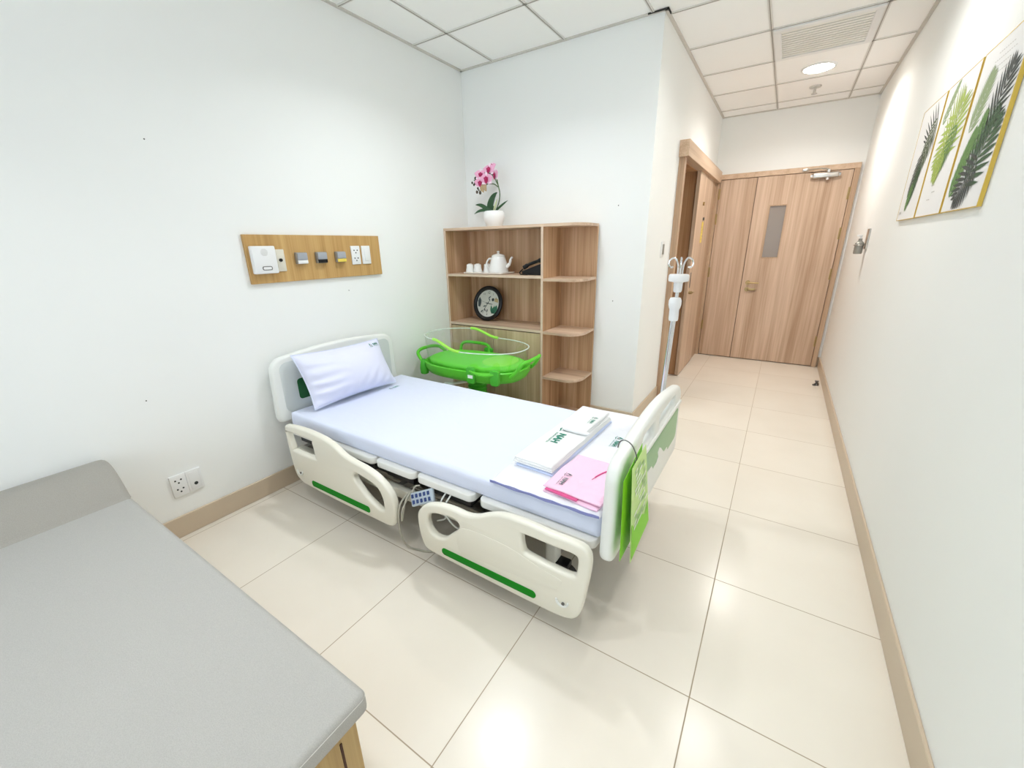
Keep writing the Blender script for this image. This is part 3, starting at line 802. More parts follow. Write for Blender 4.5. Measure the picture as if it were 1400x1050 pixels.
blade([g0, g0 + Vector((-.06, -.03, .022)), g0 + Vector((-.12, -.04, .018)), g0 + Vector((-.165, -.05, -.004))], .013, m_leafg)
blade([g0, g0 + Vector((.05, -.01, .03)), g0 + Vector((.10, -.015, .058)), g0 + Vector((.15, -.02, .082))], .011, m_leafg)
blade([g0 + Vector((.005, -.012, 0)), g0 + Vector((.025, -.02, .04)), g0 + Vector((.048, -.02, .10))], .012, m_leafp)
st = MB().tube(smooth_open([g0 + Vector((.0, .005, -.01)), g0 + Vector((.045, .005, .07)), g0 + Vector((.062, 0, .14)), g0 + Vector((.052, -.005, .20)), g0 + Vector((.04, -.008, .255))], 6), .0045, m_stem)
st.tube(smooth_open([g0 + Vector((.056, -.004, .185)), g0 + Vector((.015, -.01, .212)), g0 + Vector((-.04, -.015, .218)), g0 + Vector((-.11, -.02, .23)), g0 + Vector((-.175, -.02, .255))], 6), .0038, m_stem)
st.tube(smooth_open([g0 + Vector((-.04, -.015, .218)), g0 + Vector((-.09, -.02, .19)), g0 + Vector((-.125, -.02, .165))], 5), .003, m_stem)
st.tube(smooth_open([g0 + Vector((.052, -.005, .20)), g0 + Vector((.0, -.01, .28)), g0 + Vector((-.07, -.015, .30))], 5), .0038, m_stem)
st.build('flower_stem', orc)
def flower(c_, r_, tilt=(0, 0)):
    c_ = Vector(c_)
    fl = bpy.data.objects.new('flower', None)
    Rz = Matrix.Rotation(tilt[0], 3, 'Z') @ Matrix.Rotation(tilt[1], 3, 'X')
    def petal(ang, ln, wd, m, back=0., cup=.25):
        mb = MB(); nu, nv = 6, 4
        def fn(u, v_):
            s_ = (v_ - .5) * 2; w_ = wd * math.sin(PI * (.06 + .94 * u) ** .75) if u < 1 else 0.
            x, y = u * ln, s_ * max(w_, .0005)
            d = -(cup * ln * (u * u) * .35) + back + abs(s_) * wd * .12
            lx, lz = x * math.cos(ang) - y * math.sin(ang), x * math.sin(ang) + y * math.cos(ang)
            return c_ + Rz @ Vector((lx, d, lz))
        return mb, fn, nu, nv, m
    body = MB()
    for ang in (90, 215, 325):
        mb, fn, nu, nv, m = petal(math.radians(ang), r_ * 1.0, r_ * .42, m_petalw, .004); body.grid(fn, nu, nv, m)
    for ang in (15, 165):
        mb, fn, nu, nv, m = petal(math.radians(ang), r_ * 1.05, r_ * .62, m_petal, 0.); body.grid(fn, nu, nv, m)
    fo = body.build('flower', orc, 60)
    lip = MB()
    for ang in (270, 240, 300, 90, 30, 150):
        mb, fn, nu, nv, m = petal(math.radians(ang), r_ * (.62 if ang == 270 else .42), r_ * .24, m_petald, -.006, .6); lip.grid(fn, nu, nv, m)
    lip.ball(c_ + Rz @ Vector((0, -.008, 0)), r_ * .14, m_petald)
    ORG['flower_lip'] = ORG[fo.name]
    lip.build('flower_lip', fo, 60)
    bpy.data.objects.remove(fl)
for dx, dy, dz, r_, tl in ((-.030, -.012, .318, .056, (0, -.2)), (-.108, -.018, .288, .050, (.5, 0)), (-.045, -.028, .250, .058, (.1, .1)), (.028, -.012, .275, .053, (-.5, 0)), (-.112, -.024, .228, .048, (.4, .2)), (-.02, .01, .345, .042, (0, -.5))):
    flower(g0 + Vector((dx, dy, dz)), r_, tl)
bd = MB()
for dx, dz, r_ in ((-.160, .268, .010), (-.195, .238, .008), (-.178, .222, .008), (-.165, .232, .009), (-.140, .192, .008), (-.150, .165, .010), (-.118, .158, .011), (-.13, .178, .006)):
    bd.ball(g0 + Vector((dx, -.02, dz)), r_, m_bud, (1, 1, 1.3), 8)
bd.build('bud', orc)
blade([g0 + Vector((-.07, -.02, .215)), g0 + Vector((-.09, -.03, .19)), g0 + Vector((-.075, -.03, .155))], .020, m_dry)
blade([g0 + Vector((-.06, -.02, .215)), g0 + Vector((-.055, -.035, .185)), g0 + Vector((-.045, -.035, .16))], .014, m_dry)

# ------------------------------------------------------------------ printed emblem with name
def logo(mb, fn, s_, m=None, heart=True, small=True):
    """droplet emblem over an open line, then the name; s_ is the emblem height, fn maps (u, v)"""
    m = m or m_logo
    def F(u, v_): return fn(u * s_, v_ * s_)
    L1 = [(.45, 1.0), (.30, .76), (.20, .52), (.24, .32), (.38, .20), (.36, .34), (.40, .50), (.50, .68)]
    L2 = [(.56, .78), (.70, .60), (.76, .42), (.70, .28), (.58, .20), (.60, .34), (.64, .44), (.60, .58)]
    mb.poly(L1, m, F); mb.poly(L2, m, F)
    mb.poly([(.0, .10), (.25, .16), (.5, .06), (.75, .16), (1.0, .10), (.75, .08), (.5, -.04), (.25, .08)], m, F)
    if heart: mb.poly([(.5, .30), (.43, .38), (.44, .44), (.48, .45), (.5, .42), (.52, .45), (.56, .44), (.57, .38)], m_heart, F)
    mb.text('NAH', .72, m, lambda u, v_: F(u + 1.2, v_ + .32), .035)
    if small: mb.text('NGHE AN HOSPITAL', .19, m, lambda u, v_: F(u + 1.2, v_ + .04), .02)
    return mb

# ------------------------------------------------------------------ hospital bed
bed = thing('hospital_bed', 'white hospital bed with green striped side rails standing against the left wall', 'bed', (1.1, .51, 0))
BY0, BY1 = .045, .975
def board(mb, x0, x1, yc, hw, zb, zs, zt, m, slots, bev):
    half = [(hw - .042 + .042 * math.sin(a_), zb + .042 - .042 * math.cos(a_)) for a_ in [PI / 2 * k / 6 for k in range(7)]]
    r_ = .085
    half += [(hw - .012 - r_ + r_ * math.cos(a_), zs - r_ + r_ * math.sin(a_)) for a_ in [(PI / 2 - .12) * k / 9 for k in range(10)]]
    xs, z_s = half[-1]
    for k in range(1, 13):
        t_ = k / 12; half.append((xs * (1 - t_), z_s + (zt - z_s) * math.sin(PI / 2 * t_)))
    pts = [(yc + y, z) for y, z in half] + [(yc - y, z) for y, z in half[-2::-1]]
    return mb.plate([pts] + slots, 0, x0, x1, m, bev, 4)
# headboard
HC = .487
hb = board(MB(), .05, .098, HC, .468, .45, .848, .872, m_absw, [rrect(.20, .735, .42, .785, .02), rrect(.56, .735, .775, .785, .02)], .018).build('headboard', bed)
MB().plate([rrect(.075, .50, .90, .815, .05), rrect(.195, .728, .425, .792, .02), rrect(.555, .728, .78, .792, .02), rrect(.165, .565, .81, .70, .02)], 0, .096, .0995, m_inset, .001).build('inset_face', hb)
MB().plate([rrect(.167, .567, .808, .698, .02)], 0, .095, .0985, m_dkgreen).build('colour_panel', hb)
# footboard
FC = .515
fx0, fx1 = 2.100, 2.150
fb = board(MB(), fx0, fx1, FC, .505, .385, .775, .815, m_absw, [rrect(.30, .700, .47, .752, .022), rrect(.56, .700, .86, .745, .022)], .02).build('footboard', bed)
MB().plate([rrect(.20, .49, .955, .655, .025)], 0, fx1 - .002, fx1 + .0015, m_ltgreen, .0007).build('colour_panel', fb)
MB().plate([[(.24, .492), (.42, .492), (.60, .492), (.78, .492), (.76, .515), (.70, .520), (.66, .545), (.62, .575), (.585, .592), (.565, .575), (.585, .548), (.56, .530), (.50, .528), (.47, .555), (.40, .56), (.34, .53), (.28, .52)]], 0, fx1 + .001, fx1 + .003, m_absw).build('relief_motif', fb)
MB().plate([rrect(.13, .672, .985, .688, .007)], 0, fx1 - .004, fx1 + .008, m_absw, .004).build('ledge', fb)
# mattress platform in four sections
for xa, xb in ((.135, .885), (.900, 1.168), (1.185, 1.520), (1.552, 2.075)):
    MB().plate([rrect(xa, BY0, xb, BY1, .03)], 2, .395, .432, m_plat, .006).build('platform_section', bed)
    MB().box((xa + .04, BY0 + .04, .34), (xb - .04, BY1 - .04, .395), m_black).build('shade_support', bed, 0)  # coloured black to stand for the shade in the gap under the platform
# upper frame
fr = MB()
for y in (.085, .935): fr.box((.14, y - .02, .245), (1.58, y + .02, .295), m_frame, .006)
for y in (.34, .68): fr.box((1.50, y - .02, .25), (2.06, y + .02, .29), m_steelgr, .006)
for x in (.16, 1.0, 1.56): fr.box((x - .02, .085, .25), (x + .02, .935, .29), m_steelgr, .005)
fr.box((2.04, .30, .25), (2.075, .72, .29), m_steelgr, .005)
for x in (.40, 1.10, 1.80):
    for y in (.38, .64): fr.box((x - .02, y - .02, .28), (x + .02, y + .02, .36), m_steelgr, .003)
fr.build('upper_frame', bed)
MB().box((.55, .35, .20), (1.45, .70, .33), m_black, .01).cyl((1.0, .38, .22), (1.0, .64, .22), .045, m_black).build('drive_motor', bed)  # black as well, so the space under the bed reads as shade
cs = MB()
for y in (.31, .71): cs.box((.30, y - .025, .125), (1.86, y + .025, .165), m_steelgr, .006)
for x in (.32, 1.82): cs.box((x - .03, .24, .125), (x + .03, .78, .165), m_steelgr, .006)
for x in (.60, 1.62):
    for y in (.33, .69): cs.tube([(x, y, .15), (x + .12, y, .26)], .018, m_steelgr)
cs.build('chassis', bed)
bk = MB().cyl((.80, .24, .19), (1.50, .24, .19), .014, m_steelgr).build('link_rod', bed)
for x in (.32, 1.885):
    for y in (.225, .795):
        xl = x - .062 if x > 1 else x + .062
        MB().box((xl - .028, y - .03, .07), (xl + .028, y + .03, .30), m_absw, .014, 3).build('leg_housing', bed)
        ca = MB().cyl((x, y - .018, .0525), (x, y + .018, .0525), .052, m_rub, 24).build('caster_wheel', bed)
        MB().cyl((x, y - .024, .0525), (x, y + .024, .0525), .026, m_absw, 20).box((x - .045 if x > 1 else x - .02, y - .028, .095), (x + .02 if x > 1 else x + .045, y + .028, .125), m_black, .01).build('caster_fork', ca)
# side rails towards the room
RY0, RY1 = -.036, .002
hr = [(.245, .484), (.287, .511), (.439, .522), (.593, .514), (.687, .492), (.775, .452), (.935, .428), (1.02, .400), (1.083, .352), (1.108, .295), (1.106, .215), (1.09, .165), (1.05, .147), (.973, .145), (.674, .143), (.39, .152), (.318, .163), (.268, .205), (.248, .345)]
w1 = [(.268, .452), (.285, .468), (.478, .468), (.495, .455), (.504, .375), (.49, .362), (.31, .360), (.290, .372)]
w2 = [(.822, .352), (.838, .374), (.870, .376), (.985, .352), (1.024, .306), (1.032, .24), (1.018, .222), (.98, .226), (.905, .262), (.835, .325)]
rl = MB().plate([smooth_closed(hr, 5), smooth_closed(w1, 5), smooth_closed(w2, 5)], 1, RY0, RY1, m_abs, .013, 4).build('side_rail', bed)
MB().plate([rrect(.432, .173, .922, .209, .014)], 1, RY0 - .003, RY0 + .004, m_strip, .0015).build('green_strip', rl)
def clip(x, z, parent): MB().tube([(x + .024 * math.cos(a_), RY0 - .003, z + .024 * math.sin(a_)) for a_ in [PI + PI * k / 10 for k in range(11)]], .0045, m_absw).cyl((x + .004, RY0 + .002, z - .012), (x + .004, RY0 - .005, z - .012), .006, m_gun).build('clip', parent)
clip(.328, .238, rl)
frr = [(1.262, .296), (1.285, .335), (1.325, .368), (1.40, .393), (1.48, .400), (1.545, .398), (1.60, .412), (1.667, .446), (1.74, .470), (1.85, .474), (1.931, .468), (2.022, .468), (2.065, .462), (2.088, .436), (2.092, .386), (2.082, .294), (2.066, .185), (2.046, .138), (2.014, .117), (1.965, .109), (1.893, .107), (1.686, .108), (1.443, .112), (1.322, .118), (1.283, .142), (1.262, .22)]
h1 = [(1.322, .290), (1.345, .325), (1.395, .343), (1.473, .352), (1.505, .336), (1.497, .304), (1.455, .262), (1.415, .226), (1.364, .216), (1.332, .24)]
h2 = [(1.816, .408), (1.83, .418), (1.95, .417), (2.025, .418), (2.044, .402), (2.040, .340), (2.028, .324), (1.985, .320), (1.845, .330), (1.822, .352)]
rl2 = MB().plate([smooth_closed(frr, 5), smooth_closed(h1, 5), smooth_closed(h2, 5)], 1, RY0, RY1, m_abs, .013, 4).build('side_rail', bed)
MB().plate([rrect(1.400, .141, 1.880, .176, .017)], 1, RY0 - .003, RY0 + .004, m_strip, .0015).build('green_strip', rl2)
MB().plate([smooth_closed([(1.50, .30), (1.56, .335), (1.75, .335), (1.90, .30), (1.985, .285), (1.97, .25), (1.93, .225), (1.55, .20), (1.50, .22)], 4)], 1, RY0 - .0016, RY0 + .002, m_abs, .0008).build('embossed_panel', rl2)
clip(1.992, .197, rl2)
for p, xs in ((rl, (.58, .72)), (rl2, (1.60, 1.75))):
    for x in xs: MB().box((x - .02, RY1 - .004, .20), (x + .02, .06, .30), m_frame, .004).build('rail_bracket', p)
# loose supply cables under the bed
MB().tube(smooth_open([(1.13, .05, .32), (1.125, -.01, .285), (1.11, -.02, .18), (1.10, .0, .06), (1.12, .02, .012), (1.16, .03, .008), (1.24, .06, .01), (1.30, .12, .06), (1.32, .2, .13)], 7), .0045, m_cable, 6).tube(smooth_open([(1.15, .05, .335), (1.145, -.015, .27), (1.135, -.02, .2), (1.15, .0, .3), (1.16, .03, .34)], 7), .004, m_cable, 6).build('supply_cable', bed)
MB().tube(smooth_open([(1.36, .06, .39), (1.362, .02, .36), (1.37, .03, .30), (1.34, .06, .24), (1.27, .08, .19)], 6), .004, m_absw, 6).tube(smooth_open([(1.39, .06, .39), (1.385, .02, .35), (1.38, .03, .29), (1.41, .05, .23), (1.45, .08, .20)], 6), .004, m_absw, 6).build('supply_cable', bed)

# handset
rc = thing('bed_remote', 'grey blue bed remote with two rows of navy buttons between the side rails', 'remote', (1.24, .0, .30))
ang = math.radians(27)
Rr = Matrix.Translation((1.243, .027, .342)) @ Matrix.Rotation(math.radians(-25), 4, 'X') @ Matrix.Rotation(-ang, 4, 'Y')
MB().box((-.068, -.010, -.032), (.068, .010, .032), m_remote, .007, 3, Rr).build('remote_body', rc)
for r_ in (0, 1):
    for c_ in range(5):
        MB().box((-.052 + .024 * c_ - .007 + .003 * r_, -.0135, .014 - .027 * r_ - .009), (-.052 + .024 * c_ + .007 + .003 * r_, -.0105, .014 - .027 * r_ + .009), m_btn, .002, 1, Rr).build('button', rc)
MB().tube(smooth_open([Rr @ Vector((-.066, 0, -.005)), (1.172, .030, .328), (1.170, .040, .352), (1.182, .048, .372), (1.200, .056, .376)], 6), .0040, m_cable, 6).build('remote_cord', rc)

# mattress
MX0, MX1, MY0, MY1, MZ0, MZ1 = .125, 2.085, .068, .962, .433, .522
mt = thing('mattress', 'thin mattress under a fitted pale lavender sheet on the hospital bed', 'mattress', (1.1, .51, MZ0))
def rr_ring(z, ins, r_):
    pts = []
    x0, x1, y0, y1 = MX0 + ins, MX1 - ins, MY0 + ins, MY1 - ins
    base = rrect(x0, y0, x1, y1, max(.012, r_ - ins * .5), 4)
    full = []
    for i in range(len(base)):
        p, q = Vector(base[i]), Vector(base[(i + 1) % len(base)]); d = (q - p).length
        k_n = max(1, int(d / .03))
        for j in range(k_n): full.append(p + (q - p) * (j / k_n))
    return [Vector((p.x, p.y, z)) for p in full]
base = rr_ring(MZ0, 0, .03)
cen = Vector((1.1, .51, 0))
rings = []
for z, ins in ((MZ0, .012), (MZ0 + .008, .003), (MZ0 + .03, 0), (MZ0 + .06, 0.001), (MZ1 - .012, .003), (MZ1 - .004, .010), (MZ1, .022)):
    rg = []
    for p in base:
        q = Vector((min(max(p.x, MX0 + ins), MX1 - ins), min(max(p.y, MY0 + ins), MY1 - ins), z))
        w_ = noise.noise(Vector((p.x * 7, p.y * 7, z * 14))) * .0035 + noise.noise(Vector((p.x * 2.3, p.y * 2, z * 30 + 4))) * .004
        if ins < .012 and z > MZ0 + .01: q += Vector((0, w_ if p.y < .5 else -w_, 0))
        rg.append(q)
    rings.append(rg)
mb = MB().loft(rings, m_sheet, True, False)
def top(u, v_):
    x = MX0 + .022 + (MX1 - MX0 - .044) * u; y = MY0 + .022 + (MY1 - MY0 - .044) * v_
    e = min(u, 1 - u, v_, 1 - v_)
    return (x, y, MZ1 + (noise.noise(Vector((x * 3, y * 3, 1))) * .0015 + .001) * min(1, e * 12))
mb.grid(top, 66, 30, m_sheet)
mo = mb.build('fitted_sheet', mt, 50)
lg = MB(); logo(lg, lambda u, v_: (.352 - v_, .655 + u, MZ1 + .004), .030, small=True); lg.build('printed_logo', mt, 0)

# pillow leaning on the headboard
pil = thing('pillow', 'plump lavender white pillow propped against the headboard', 'pillow', (.24, .46, MZ1))
pc = [Vector((.262, .150, .535)), Vector((.285, .755, .540)), Vector((.150, .748, .838)), Vector((.132, .135, .852))]   # near low, far low, far high, near high
pn = (pc[1] - pc[0]).cross(pc[3] - pc[0]).normalized()
if pn.x < 0: pn = -pn
pmid = sum(pc, Vector()) / 4
def pw(u, v_):
    """outline pulled in along the sides, corners left out as ears"""
    s_, t_ = 2 * u - 1, 2 * v_ - 1
    s_ *= 1 - .055 * (1 - t_ * t_); t_ *= 1 - .085 * (1 - s_ * s_)
    u2, v2 = (s_ + 1) / 2, (t_ + 1) / 2
    return pc[0] * (1 - u2) * (1 - v2) + pc[1] * u2 * (1 - v2) + pc[2] * u2 * v2 + pc[3] * (1 - u2) * v2
def puff(u, v_):
    a_ = max(0., 1 - abs(2 * u - 1) ** 2.6) ** .62; b_ = max(0., 1 - abs(2 * v_ - 1) ** 2.4) ** .62
    return a_ * b_
def crease(u, v_):
    w = 0.
    e = 1 - puff(u, v_)
    # folds that run in from the near side edge and up from the lower edge
    near = max(0., 1 - u / .42) * min(1., u / .06)
    w += near *   .013 * math.sin(v_ * 34 + 5 * u + 1.5 * noise.noise(Vector((u * 3, v_ * 3, 0)))) * max(0., 1 - abs(v_ - .38) * 1.7)
    low = max(0., 1 - v_ / .45) * min(1., v_ / .06)
    w += low *   .008 * math.sin(u * 46 - v_ * 16 + 2 * noise.noise(Vector((u * 4, v_ * 4, 3)))) * max(.15, 1 - abs(u - .72) * 2.6)
    w += .004 * noise.noise(Vector((u * 5, v_ * 5, 7))) * puff(u, v_)
    up = max(0., 1 - (1 - v_) / .3) * min(1., (1 - v_) / .05)
    w += up * .005 * math.sin(u * 21 + v_ * 9)
    return w
def pf(u, v_): return pw(u, v_) + pn * (.118 * puff(u, v_) + crease(u, v_) + .012)
def pb(u, v_):
    q = pw(u, v_) - pn * (.05 * puff(u, v_)) + pn * .012
    q.z = max(q.z, MZ1 + .004); q.x = max(q.x, .103)
    return q
def pfc(u, v_):
    q = pf(u, v_); q.z = max(q.z, MZ1 + .004); return q
MB().grid(pfc, 72, 48, m_pillow).grid(pb, 72, 48, m_pillow).build('pillowcase', pil, 80)
fl = []
N4 = 30
for k in range(N4): fl.append(pfc(k / N4, 0))
for k in range(N4): fl.append(pfc(1, k / N4))
for k in range(N4): fl.append(pfc(1 - k / N4, 1))
for k in range(N4): fl.append(pfc(0, 1 - k / N4))
fl = [p + Vector((0, 0, max(0, .006 - (p.z - MZ1)))) for p in fl]
MB().tube(fl, .0048, m_sheet, 6, True).build('piping', pil)
lg = MB(); logo(lg, lambda u, v_: pfc(.795 + u / .62, .84 + v_ / .34) + pn * .0025, .034); lg.build('printed_logo', pil, 0)

# ------------------------------------------------------------------ linen at the foot of the bed
def folded(mb, x0, x1, y0, y1, z0, z1, m, r_=.006, wav=.002, seed=0, nx=22, ny=22, rot=0., amp=.004):
    """soft slab with slightly wavy top and rounded edges"""
    cx, cy = (x0 + x1) / 2, (y0 + y1) / 2
    def P(x, y, z):
        dx, dy = x - cx, y - cy
        X, Y_ = cx + dx * math.cos(rot) - dy * math.sin(rot), cy + dx * math.sin(rot) + dy * math.cos(rot)
        return Vector((X + amp * noise.noise(Vector((x * 9, y * 9, seed))), Y_ + amp * noise.noise(Vector((x * 9, y * 9, seed + 5))), z))
    def ed(t_, n): return 0 if t_ in (0., 1.) else 1
    def topf(u, v_):
        e = min(u * (x1 - x0), (1 - u) * (x1 - x0), v_ * (y1 - y0), (1 - v_) * (y1 - y0))
        d = min(1., e / r_); h_ = math.sqrt(max(0, 1 - (1 - d) ** 2))
        zz = z0 + (z1 - z0) * (.5 + .5 * h_) + wav * noise.noise(Vector((u * 4 + seed, v_ * 4, seed))) * d
        return P(x0 + (x1 - x0) * u, y0 + (y1 - y0) * v_, zz)
    def botf(u, v_):
        return P(x0 + (x1 - x0) * u, y0 + (y1 - y0) * v_, z0)
    mb.grid(topf, nx, ny, m)
    n = nx
    per = [(i / nx, 0) for i in range(nx)] + [(1, j / ny) for j in range(ny)] + [(1 - i / nx, 1) for i in range(nx)] + [(0, 1 - j / ny) for j in range(ny)]
    mb.loft([[botf(*p) for p in per], [topf(*p) for p in per]], m, True, False)
    return topf
Z = MZ1 + .0045
cv = thing('folded_bed_pad', 'white quilted bed pad with a lavender edge across the foot of the mattress', 'bedding', (1.84, .54, Z))
mb = MB(); tf = folded(mb, 1.612, 2.082, .062, 1.008, Z, Z + .014, m_quilt, .012, .002, 3, 40, 60, 0.)
mb.build('quilted_top', cv, 60)
e = MB(); e.tube([Vector((1.612 + .468 * k / 20, .058 + .003 * math.sin(k), Z + .004)) for k in range(21)], .0036, m_lav, 6).tube([Vector((1.612 + .468 * k / 20, .056 + .002 * math.sin(k * 1.7), Z + .011)) for k in range(21)], .0022, m_lav, 6).build('lavender_edge', cv)
lg = MB(); logo(lg, lambda u, v_: (1.925 + v_, .70 - u, Z + .0178), .042); lg.build('printed_logo', cv, 0)
Z2 = Z + .016
bl = MB(); folded(bl, 1.655, 1.836, .205, .845, Z2, Z2 + .016, m_pale, .006, .0015, 9, 20, 40, math.radians(-2))
recenter(tag(bl.build('folded_linen', smooth=60), 'pale blue folded linen under the white towels', 'linen'), (1.77, .53, Z2))
Z3 = Z2 + .0175
tw = thing('folded_towel', 'large white folded towel printed with a green emblem on top of the blue linen', 'towel', (1.745, .50, Z3))
rt = math.radians(-2.2)
for k in range(3):
    mb = MB(); folded(mb, 1.645 + .001 * k, 1.836 - .002 * k, .200 + .003 * k, .838 - .004 * k, Z3 + .008 * k, Z3 + .008 * k + .0112, m_white_t, .010, .002, 20 + k, 20, 50, rt)
    mb.build('towel_layer', tw, 60)
ZT3 = Z3 + .0283
lg = MB(); logo(lg, lambda u, v_: (1.690 + v_, .585 - u, ZT3 + .0016), .068); lg.build('printed_logo', tw, 0)
Z4 = Z3 + .0290
sm = thing('hand_towel', 'smaller white towel folded over the far half of the large towel', 'towel', (1.775, .71, Z4))
for k in range(2):
    mb = MB(); folded(mb, 1.708, 1.832, .545 + .004 * k, .832, Z4 + .008 * k, Z4 + .008 * k + .011, m_white_t, .010, .0016, 40 + k, 14, 24, rt)
    mb.build('towel_layer', sm, 60)
mb = MB().tube([Vector((1.706 + .138 * k / 8, .538 + .002 * math.sin(k), Z4 + .0098)) for k in range(9)], [.006] + [.0092] * 7 + [.006], m_white_t, 10); mb.build('rolled_edge', sm)
lg = MB(); logo(lg, lambda u, v_: (1.79 + v_, .725 - u, Z4 + .0208), .032); lg.build('printed_logo', sm, 0)
pk = thing('folded_gown', 'pink folded gown with a dark pink inner fold near the footboard', 'gown', (1.96, .24, Z2))
mb = MB(); folded(mb, 1.848, 2.078, .085, .395, Z2, Z2 + .009, m_pink, .007, .002, 60, 22, 26, math.radians(-4), .010); mb.build('lower_fold', pk, 60)
mb = MB(); folded(mb, 1.850, 1.99, .086, .20, Z2 + .0105, Z2 + .0145, m_pinkdk, .004, .001, 61, 14, 10, math.radians(-6), .008); mb.build('inner_fold', pk, 60)
mb = MB(); folded(mb, 1.846, 2.078, .094, .392, Z2 + .0148, Z2 + .0235, m_pink, .009, .006, 62, 26, 30, math.radians(-3), .012); mb.build('upper_fold', pk, 60)
MB().tube(smooth_open([(1.985, .225, Z2 + .0265), (1.998, .27, Z2 + .0275), (2.02, .315, Z2 + .028), (2.05, .325, Z2 + .0275)], 6), [.001] * 3 + [.0028] * 13 + [.0015] * 3, m_pinkdk, 6).build('crease', pk)
lg = MB(); logo(lg, lambda u, v_: (1.876 + v_, .225 - u, Z2 + .0275), .034, m_logok, heart=False); lg.build('printed_logo', pk, 0)

# ------------------------------------------------------------------ leaflet hooked over the footboard
lf = thing('hanging_leaflet', 'green and white leaflet hanging by a wire hook from the footboard', 'leaflet', (2.19, .13, .43))
def quad(mb, q, th, m, n=8, bow=.0):
    q = [Vector(p) for p in q]
    nr = (q[1] - q[0]).cross(q[3] - q[0]).normalized()
    def fn(s_, off):
        return lambda u, v_: q[0] * (1 - u) * (1 - v_) + q[1] * u * (1 - v_) + q[2] * u * v_ + q[3] * (1 - u) * v_ + nr * (off + bow * math.sin(PI * u) * math.sin(PI * v_ * .8 + .3))
    mb.grid(fn(0, 0), n, n, m); mb.grid(fn(0, th), n, n, m)
    per = [(i / n, 0) for i in range(n)] + [(1, i / n) for i in range(n)] + [(1 - i / n, 1) for i in range(n)] + [(0, 1 - i / n) for i in range(n)]
    a_, b_ = fn(0, 0), fn(0, th)
    mb.loft([[a_(*p) for p in per], [b_(*p) for p in per]], m, False, False)
    return fn
qa = [(2.176, .012, .425), (2.176, .225, .43), (2.170, .20, .785), (2.170, .006, .735)]
quad(MB(), qa, .0012, m_leaf1, 8, -.004).build('back_sheet', lf, 60) if False else None
MB_ = MB(); quad(MB_, qa, .0012, m_leaf1); MB_.build('back_sheet', lf, 60)
qb = [(2.203, .045, .405), (2.200, .285, .425), (2.186, .185, .792), (2.186, .035, .772)]
mb = MB(); fnf = quad(mb, qb, .0012, m_leaf2, 10)(0, .0022) if False else None
mb = MB(); f2 = quad(mb, qb, .0012, m_leaf2, 10); mb.build('front_sheet', lf, 60)
ff = f2(0, .0024)
mb = MB()
mb.poly([(.03, .02), (.97, .02), (.97, .30), (.75, .22), (.45, .36), (.20, .30), (.03, .42)], m_leaf1, ff)
ff2 = f2(0, .0030)
random.seed(3)
for k in range(13):
    v_ = .30 + .05 * k; u = .12 + .1 * random.random()
    while u < .8:
        w_ = .05 + .12 * random.random()
        if random.random() < .75: mb.poly([(u, v_), (min(u + w_, .92), v_ + .012), (min(u + w_, .92), v_ + .034), (u, v_ + .026)], m_wht if random.random() < .7 else m_ltgreen, ff2)
        u += w_ + .03
mb.build('printed_pattern', lf, 0)
MB().tube(smooth_open([(2.116, .10, .80), (2.122, .10, .822), (2.138, .10, .832), (2.160, .10, .822), (2.176, .10, .795), (2.182, .10, .770), (2.181, .10,   .745)], 6), .0022, m_gun, 8).build('wire_hook', lf)
ch = MB()
for k in range(5):
    c_ = Vector((2.181, .10 + .002 * (k % 2), .765 - .009 * k))
    ch.tube([c_ + Vector((.004 * math.cos(a_), 0 if k % 2 else .004 * math.cos(a_), .006 * math.sin(a_))) for a_ in [2 * PI * j / 10 for j in range(10)]], .0014, m_gun, 6, True)
ch.build('chain', lf)

# ------------------------------------------------------------------ drip stand in the corner socket of the bed
iv = thing('iv_pole', 'chrome drip pole with white clamps and curled hooks at the far corner of the footboard', 'drip stand', (2.052, 1.035, .30))
def ivp(z): return Vector((2.049 + (z - .66) * .036, 1.035, z))
MB().cyl(ivp(.28), ivp(1.10), .0135, m_chrome).build('lower_tube', iv)
MB().cyl(ivp(1.08), ivp(1.255), .009, m_chrome).build('upper_tube', iv)
def ivl(prof, z): 
    return MB().lathe(prof, m_wplas, ivp(z), 28)
ivl([(.021, 0), (.023, .01), (.0225, .055), (.026, .062), (.030, .078), (.030, .098), (.024, .112), (.012, .114)], 1.075).build('height_clamp', iv)
ivl([(.017, 0), (.020, .008), (.021, .045), (.026, .048), (.045, .052), (.047, .058), (.047, .078), (.043, .084), (.014, .086)], 1.215).build('hook_clamp', iv)
hz = ivp(1.295)
for k in range(4):
    a_ = math.radians(12 + 90 * k); d = Vector((math.cos(a_), math.sin(a_), 0))
    pts = [hz + d * .010, hz + d * .012 + Vector((0, 0, .045)), hz + d * .022 + Vector((0, 0, .072)), hz + d * .034 + Vector((0, 0, .080)), hz + d * .050 + Vector((0, 0, .070)), hz + d * .054 + Vector((0, 0, .05)), hz + d * .044 + Vector((0, 0, .036)), hz + d * .033 + Vector((0, 0, .040))]
    MB().tube(smooth_open(pts, 5), .0042, m_chrome, 8).build('hook', iv)
MB().lathe([(.019, 0), (.019, .06), (.0145, .06), (.0145, 0)], m_frame, ivp(.30), 20, cap=False).build('socket_sleeve', iv)

